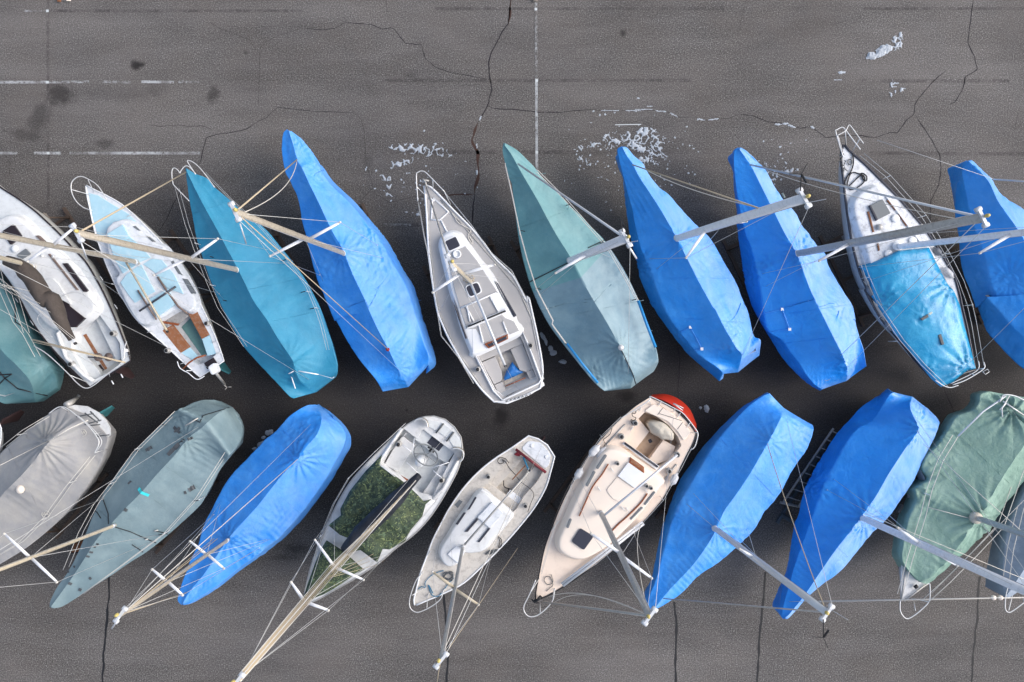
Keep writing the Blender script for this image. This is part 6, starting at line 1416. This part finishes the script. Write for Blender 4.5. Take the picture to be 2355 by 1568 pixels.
STAINS = [(313, 150, 13, 13, .9, 0), (323, 149, 12, 6, .85, -.2), (137, 216, 32, 28, .7, .2), (92, 268, 22, 40, .5, .5), (60, 312, 40, 14, .42, .2), (490, 218, 15, 22, .6, .3), (240, 330, 22, 12, .5, 0), (280, 215, 80, 18, .22, 0), (360, 205, 24, 20, .25, 0), (1432, 77, 8, 8, .75, 0),
          (1152, 960, 17, 26, .9, .3), (1150, 948, 10, 12, .8, 0), (682, 1262, 34, 13, .6, 0), (655, 1282, 36, 7, .4, 0), (944, 172, 20, 9, .3, 0), (565, 122, 6, 6, .5, .1), (1360, 250, 60, 7, .15, 0), (935, 943, 4, 4, .8, 0), (1440, 912, 22, 14, .8, 0), (2135, 840, 10, 25, .4, 0), (845, 372, 14, 12, .25, 0)]
t = NT('weathered_asphalt'); k, sp = asphalt_nodes(t)
for (u, v, ru, rv, st, rot) in STAINS:
    p = W((u, v), 0); mp = t.n('ShaderNodeMapping'); t.L(t.co, mp.inputs[0]); mp.vector_type = 'TEXTURE'
    mp.inputs['Location'].default_value = p; mp.inputs['Rotation'].default_value = (0, 0, -rot); mp.inputs['Scale'].default_value = (ru*S*1.25, rv*S*1.25, 50)
    ln = t.n('ShaderNodeVectorMath', operation='LENGTH'); t.L(mp.outputs[0], ln.inputs[0])
    d = t.math('ADD', ln.outputs['Value'], t.math('MULTIPLY_ADD', t.noise(3.5, 4, .65), 1.3, -.65))
    k = t.mix(t.ramp(d, [(.35, G(st)), (1.0, G(0))]), k, lin('#211e1e'))
# shade around the laid-up rows darkened into the asphalt colour, ragged outline
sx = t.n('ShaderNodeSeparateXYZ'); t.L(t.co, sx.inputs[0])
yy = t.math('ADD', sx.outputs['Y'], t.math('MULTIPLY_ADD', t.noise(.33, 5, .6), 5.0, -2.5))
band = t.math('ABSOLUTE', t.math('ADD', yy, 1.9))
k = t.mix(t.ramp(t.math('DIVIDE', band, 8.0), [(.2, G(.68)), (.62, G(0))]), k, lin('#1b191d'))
n1 = t.bump(sp, .55, .02)
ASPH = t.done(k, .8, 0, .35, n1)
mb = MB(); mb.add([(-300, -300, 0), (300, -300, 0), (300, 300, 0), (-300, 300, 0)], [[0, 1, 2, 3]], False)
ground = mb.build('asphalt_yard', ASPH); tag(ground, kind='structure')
def ribbon(name, px, w, m, z=.004, jit=.5, smooth=False, taper=True, rough=.35):
    P = [W(p, z) for p in px]; L = sum((P[i+1]-P[i]).length for i in range(len(P)-1)); n = max(3, int(L/.06))
    Q = catmull(P, n, smooth); vs = []; fs = []
    for i, p in enumerate(Q):
        tt = (Q[min(i+1, n)]-Q[max(i-1, 0)]).normalized(); s = Vector((-tt.y, tt.x, 0))
        off = s*(rough*w*2*noise.noise(p*2.5)+.02*jit*noise.noise(p*9))
        e = min(1, (i+1)/6, (n-i+1)/6) if taper else 1
        ww = w*(.65+.7*(noise.noise(p*3+Vector((5, 0, 0)))+.4))*.5*e if jit else w*.5
        ww = max(.006, ww)
        vs += [p+off+s*ww, p+off-s*ww]
    fs = [[2*i, 2*i+1, 2*i+3, 2*i+2] for i in range(n)]
    mb = MB(); mb.add([v for v in vs], fs, False); return mb.build(name, m, ground)
CRK = mat('dark_crack', '#29252a', .95, 0, .4, 12); TAR = mat('tar_seam', '#17171a', .55, 0, .2, 20); MUD = mat('crack_with_soil', '#43302a', .95, 0, .4, 14)  # dark crack, tar seam and soil-filled crack colours
MED = mat('thin_crack', '#3a3636', .95, 0, .4, 12)
ribbon('crack', [(1173.5, -6), (1172, 25), (1169, 54), (1155, 70), (1148, 87), (1138, 105), (1130, 120), (1123, 142), (1125, 170), (1130, 207), (1123, 237), (1113, 257), (1098, 282)], .04, CRK)
ribbon('crack', [(1174, -6), (1172, 40), (1169, 58)], .09, MUD)
ribbon('crack', [(1098, 281), (1091, 307), (1088, 322), (1096, 350), (1101, 385), (1096, 420), (1090, 445)], .085, MUD)
ribbon('crack', [(1090, 445), (1088, 485), (1087, 520)], .05, CRK)
ribbon('crack', [(1090, 446), (1062, 447), (1040, 448), (1013, 449)], .05, MUD)
for px, w in (([(1121, 182), (1063, 172), (1036, 167), (1001, 155), (978, 135), (968, 102), (932, 100), (906, 67), (898, 64), (878, 67), (853, 56), (793, 52), (768, 66), (738, 69), (696, 64)], .04),
              ([(696, 64), (643, 81), (613, 95), (598, 110), (596, 175), (594, 240)], .022), ([(588, 282), (613, 270), (637, 246), (681, 252), (738, 257), (811, 259)], .035), ([(811, 259), (828, 270), (838, 302), (841, 375), (850, 405), (858, 432)], .022), ([(858, 432), (842, 448), (826, 465)], .03), ([(876, 452), (895, 466), (920, 460), (945, 452), (975, 451)], .03),
              ([(588, 282), (570, 296), (550, 301), (500, 309), (475, 316), (467, 342), (462, 370), (452, 385)], .045), ([(425, 427), (400, 465), (385, 500), (366, 532)], .04), ([(342, 287), (370, 291), (412, 287), (435, 291), (462, 289), (487, 297)], .025),
              ([(1122, 244), (1133, 249), (1177, 251), (1239, 258), (1289, 258), (1327, 254), (1362, 252)], .045), ([(1362, 252), (1400, 256), (1450, 254), (1502, 254), (1534, 257), (1562, 270), (1589, 269), (1622, 276), (1677, 272), (1699, 262)], .025),
              ([(1699, 262), (1732, 267), (1765, 280), (1803, 284), (1840, 295), (1863, 291), (1885, 306), (1898, 317), (1928, 312), (1978, 312), (2015, 316), (2048, 304), (2063, 306), (2083, 277), (2100, 265), (2103, 242), (2113, 225), (2140, 192), (2175, 162)], .045),
              ([(2105, 266), (2125, 297), (2145, 327), (2160, 357), (2164, 385), (2158, 427), (2140, 460), (2138, 500), (2141, 530)], .045), ([(2238, -6), (2233, 37), (2228, 75), (2224, 97), (2240, 130), (2247, 160), (2219, 177), (2213, 207), (2195, 235), (2180, 241)], .045),
              ([(483, 52), (510, 68), (545, 80), (575, 92), (588, 115)], .02), ([(0, 327), (8, 350), (24, 375), (22, 400)], .02), ([(886, -6), (891, 28)], .02), ([(1718, -6), (1706, 30), (1700, 70)], .018), ([(2340, 260), (2332, 300)], .018),
              ([(1557, 792), (1563, 832), (1558, 895), (1558, 918)], .04), ([(1073, 857), (1082, 892), (1083, 925)], .03), ([(2169, 892), (2185, 927), (2195, 950)], .04), ([(1255, 845), (1330, 848)], .03), ([(2270, 1285), (2254, 1312)], .03)):
    ribbon('crack', px, w*.62, CRK if w > .03 else MED)
for px in ([(249, 1318), (251, 1373), (245, 1438), (238, 1504), (236, 1575)], [(1019, 1365), (1026, 1430), (1030, 1500), (1026, 1575)], [(1549, 1384), (1555, 1421), (1554, 1500), (1553, 1575)], [(1759, 1315), (1754, 1386), (1746, 1460), (1741, 1575)], [(2253, 1325), (2249, 1351), (2247, 1421), (2238, 1491), (2233, 1575)]):
    ribbon('tar_seam', px, .075, TAR, taper=False, rough=.2)
def paint(name, col, amt, fac=.5):
    t = NT(name); k, sp = asphalt_nodes(t)
    wear = t.ramp(t.noise(9, 5, .75), [(fac-.06, G(0)), (fac+.08, G(amt))])
    wear2 = t.ramp(t.noise(1.3, 3, .6), [(.38, G(.25)), (.6, G(1))])
    k = t.mix(t.math('MULTIPLY', wear, wear2), k, lin(col)); return t.done(k, .8, 0, .3, t.bump(sp, .5, .02))
PW = paint('worn_white_paint_line', '#b9bdc1', .8, .42); PF = paint('faint_paint_line', '#a9adb0', .75, .5); PS = mat('white_marker_square', '#c3c8ca', .8, 0, .12, 20); GH = paint('dark_ghost_line', '#3f3b3c', .75, .44)
def line(name, p, q, w, m, z=.008): ribbon(name, [p, q], w, m, z, jit=0, rough=0, taper=False)
line('painted_line', (-20, 189), (108, 189), .095, PW); line('painted_line', (108, 189), (205, 188), .09, PF); line('painted_line', (235, 188), (300, 189), .09, PF); line('painted_line', (325, 188), (400, 189), .09, PW); line('painted_line', (410, 188), (460, 189), .09, PF); line('painted_line', (-20, 352), (40, 352), .095, PW); line('painted_line', (78, 352), (140, 352), .095, PW); line('painted_line', (160, 352), (460, 352), .095, PW); line('painted_line', (55, 25), (108, 25), .07, PF)
line('painted_line', (1233, 180), (1234, 390), .09, PW); line('painted_line', (1232, 0), (1233, 178), .09, PF); line('painted_line', (880, 516), (945, 517), .08, PF)
for p in ((109, 25), (109, 189), (111, 352), (1232, 21), (1234, 185), (1234, 350)): line('marker_square', (p[0]-3, p[1]), (p[0]+3, p[1]), .09, PS, .012)
for p, q, w in (((885, 185), (1590, 185), .12), ((880, 350), (1580, 350), .14), ((1980, 186), (2320, 186), .12), ((2000, 352), (2354, 354), .12), ((110, 0), (111, 480), .1), ((900, 517), (1100, 518), .1), ((1665, 20), (1000, 20), .1), ((60, 25), (700, 25), .1), ((1985, 20), (2354, 20), .1)): line('ghost_line', p, q, w, GH, .004)
line('painted_line', (1414, 287), (1474, 286), .03, PS, .012)

# ---------- old snow ----------
SN = NT('old_snow'); kk = SN.mix(SN.noise(14, 4, .7), lin('#98a1ab'), lin('#c6ccd4')); SNOW = SN.done(kk, .7, 0, .4, SN.bump(SN.noise(30, 3), .4, .02))
def snow(label, blobs, thr, scale=5.0, seed=0, kind=None, cell=.022, h=.02, grp='old snow patches', lace=None):
    lace = (thr > .25) if lace is None else lace
    """granular snow: thin crust wherever the field exceeds thr"""
    mb = MB(); cells = {}
    for (u, v, ru, rv, rot) in blobs:
        c = W((u, v), 0); rx, ry = ru*S, rv*S; n = int(max(rx, ry)*1.3/cell)
        for i in range(-n, n+1):
            for j in range(-n, n+1):
                x, y = c.x+i*cell, c.y+j*cell; a = math.cos(rot); s_ = math.sin(rot)
                X = ((x-c.x)*a+(y-c.y)*s_)/rx; Y = (-(x-c.x)*s_+(y-c.y)*a)/ry; r = X*X+Y*Y
                if r > 1.5: continue
                q = Vector((x*scale, y*scale, seed))
                if lace: f = .5*(1-r)+.95*(1-5.0*abs(noise.noise(q*1.15+Vector((.3*noise.noise(q*2), .3*noise.noise(q*2+Vector((9, 0, 0))), 0)))))+.8*noise.noise(q*.4+Vector((0, 0, 7)))+.3*noise.noise(q*3)-.05
                else: f = 1-r+.75*noise.noise(q)+.45*noise.noise(q*2.3)-.3*abs(noise.noise(q*1.4+Vector((3, 1, 0))))
                key = (round(x/cell), round(y/cell))
                if f > thr + (.1 if lace else 0): cells[key] = max(cells.get(key, 0), f-thr)
    if not cells: return
    vid = {}; vs = []; fs = []
    def vert(i, j):
        if (i, j) not in vid:
            nb = [cells.get((i+a, j+b_), 0) for a in (-1, 0) for b_ in (-1, 0)]
            hh = h*min(1, min(nb)*2.5)+.002 if min(nb) > 0 else .003
            vid[(i, j)] = len(vs); vs.append(Vector(((i-.5)*cell+random.uniform(-.4, .4)*cell, (j-.5)*cell+random.uniform(-.4, .4)*cell, .012+hh*random.uniform(.7, 1.2))))
        return vid[(i, j)]
    for (i, j) in cells: fs.append([vert(i, j), vert(i+1, j), vert(i+1, j+1), vert(i, j+1)])
    mb.add(vs, fs, True)
    c = sum(vs, Vector())/len(vs)
    o = mb.build('snow_patch' if not kind else 'snow', SNOW)
    me = o.data; me.transform(__import__('mathutils').Matrix.Translation((-c.x, -c.y, 0))); o.location = (c.x, c.y, 0)
    if kind: tag(o, label, 'snow', None, kind)
    else: tag(o, label, 'snow', grp)
snow('lacy white snow streak left of the main crack, above the grey-decked yacht', [(965, 342, 60, 9, -.08), (985, 352, 45, 7, -.12), (935, 371, 25, 6, .35), (910, 377, 14, 7, .2), (1010, 332, 14, 4, .1)], .28, 5, 1)
snow('small pair of snow blobs left of the bow of the grey-decked yacht', [(888, 409, 14, 6, -.1), (893, 429, 8, 5, .3), (896, 448, 8, 5, 0)], .35, 5, 2)
snow('small flaky snow blobs beside the pulpit of the grey-decked yacht', [(957, 492, 8, 7, 0), (935, 482, 4, 6, 0), (862, 434, 3, 3, 0)], .3, 5, 3)
snow('wide lacy snow fan above the blue cover with the box-shaped stern', [(1470, 316, 62, 17, 0), (1480, 308, 40, 12, 0), (1400, 318, 16, 12, 0), (1455, 330, 20, 9, .6), (1475, 299, 22, 4, 0)], .38, 5.5, 4)
snow('sparse snow flakes left of the lacy snow fan', [(1363, 333, 16, 6, .1), (1335, 341, 14, 5, .3), (1405, 338, 14, 4, .2), (1340, 365, 10, 6, 0), (1352, 376, 7, 7, 0)], .42, 6, 5)
snow('ragged snow pieces just right of the bow of the box-sterned blue cover', [(1480, 345, 40, 7, -.3), (1507, 340, 16, 8, -.4), (1512, 356, 18, 6, -.2), (1483, 370, 14, 13, .5), (1510, 375, 8, 6, 0), (1455, 332, 12, 7, 0)], .36, 6, 6)
snow('solid elongated snow patch at the upper right of the yard', [(2020, 122, 36, 10, .3), (2033, 115, 18, 11, .3)], .1, 4, 7, h=.05)
snow('crumbly snow next to the solid elongated patch at the upper right', [(2060, 98, 13, 17, -.3), (2070, 82, 8, 6, 0)], .33, 6, 8)
snow('small snow smear below the solid patch at the upper right', [(1935, 167, 10, 4, 0), (1925, 184, 9, 1.6, 0)], .25, 6, 9)
snow('two-part snow crumbs left of the forked crack at the upper right', [(2055, 194, 11, 8, -.5), (2066, 208, 14, 4, .4), (2050, 217, 8, 6, .3)], .33, 6, 10)
snow('snow crumbs right of the bow of the deep blue cover', [(1779, 405, 12, 8, .6), (1778, 415, 5, 9, .3), (1808, 393, 5, 5, 0), (1760, 378, 8, 9, .4), (1790, 370, 4, 3, 0), (1820, 390, 3, 6, -.3)], .3, 5, 11)
snow('long grey ice streak on the ground right of the grey-decked yacht', [(1247, 772, 5, 10, .4), (1254, 785, 4, 12, .3), (1265, 800, 7, 8, .3), (1273, 812, 9, 7, .3)], .12, 3, 12, h=.04)
snow('small oval ice lump right of the grey-decked yacht stern', [(1294, 831, 9, 5, -.1)], 0, 3, 13, h=.05)
snow('grey ice lump on the ground right of the red stern', [(1624, 941, 8, 9, 0), (1610, 938, 4, 4, 0)], .0, 3, 14, h=.05)
snow('snow lumps on the ground left of the rounded pale blue cover', [(620, 992, 11, 7, .4), (604, 1005, 6, 4, 0), (598, 1020, 10, 5, .6), (585, 1032, 6, 4, .4)], .15, 4, 15, h=.05)
fl = []
rr = random.Random(3)
for _ in range(150):
    fl.append((rr.gauss(1450, 75), rr.gauss(380, 55), rr.uniform(.8, 2.6), rr.uniform(.8, 2.2), rr.uniform(0, 3)))
for _ in range(45): fl.append((rr.gauss(1790, 30), rr.gauss(385, 30), rr.uniform(.8, 3), rr.uniform(.8, 2.2), rr.uniform(0, 3)))
for _ in range(50): fl.append((rr.gauss(960, 60), rr.gauss(410, 50), rr.uniform(.8, 2.4), rr.uniform(.8, 2.2), rr.uniform(0, 3)))
for p in ((1395, 254, 14, 1.6, 0), (1415, 255, 10, 1.4, 0), (1455, 254, 18, 1.4, 0), (1480, 252, 20, 1.4, 0), (1520, 256, 12, 1.3, -.1), (1550, 264, 12, 1.2, -.5), (1610, 275, 10, 1.3, -.2), (1640, 275, 14, 1.3, .1), (1790, 286, 8, 2, 0), (1805, 285, 8, 2.2, 0), (1820, 290, 12, 2.2, -.3), (1868, 294, 6, 2.5, -.6), (1097, 335, 2, 7, 0), (1097, 395, 2, 8, 0), (1105, 270, 2, 8, -.4), (1493, 245, 8, 2, 0), (1467, 226, 4, 2, 0)): fl.append(p)
snow('scattered flecks of old snow over the asphalt in front of the upper row', fl, .1, 6, 20, 'stuff')

# ---------- camera, light ----------
cam = bpy.data.cameras.new('camera'); cam.lens = 30; cam.sensor_width = 36; cam.clip_end = 2000
co = bpy.data.objects.new('camera', cam); C.objects.link(co); co.location = (0, 0, H); bpy.context.scene.camera = co
EL, AZ = math.radians(37), math.radians(86)      # sun height; compass bearing clockwise from +Y
w = bpy.data.worlds.new('World'); bpy.context.scene.world = w; w.use_nodes = True
nt = w.node_tree; bg = nt.nodes['Background']
sky = nt.nodes.new('ShaderNodeTexSky'); sky.sky_type = 'NISHITA'; sky.sun_disc = False; sky.sun_elevation = EL; sky.sun_rotation = AZ
sky.air_density = 1.0; sky.dust_density = 3.0
hs = nt.nodes.new('ShaderNodeHueSaturation'); hs.inputs['Saturation'].default_value = .75
nt.links.new(sky.outputs[0], hs.inputs['Color']); nt.links.new(hs.outputs[0], bg.inputs[0]); bg.inputs[1].default_value = .125
sl = bpy.data.lights.new('sun', 'SUN'); sl.energy = 1.25; sl.angle = math.radians(50); sl.color = (1, .96, .91)
so = bpy.data.objects.new('sun', sl); C.objects.link(so)
dv = Vector((math.sin(AZ)*math.cos(EL), math.cos(AZ)*math.cos(EL), math.sin(EL)))
so.rotation_euler = dv.to_track_quat('Z', 'Y').to_euler(); so.location = dv*50
sc = bpy.context.scene
sc.view_settings.view_transform = 'Standard'; sc.view_settings.look = 'None'; sc.view_settings.gamma = 1; sc.view_settings.exposure = .84
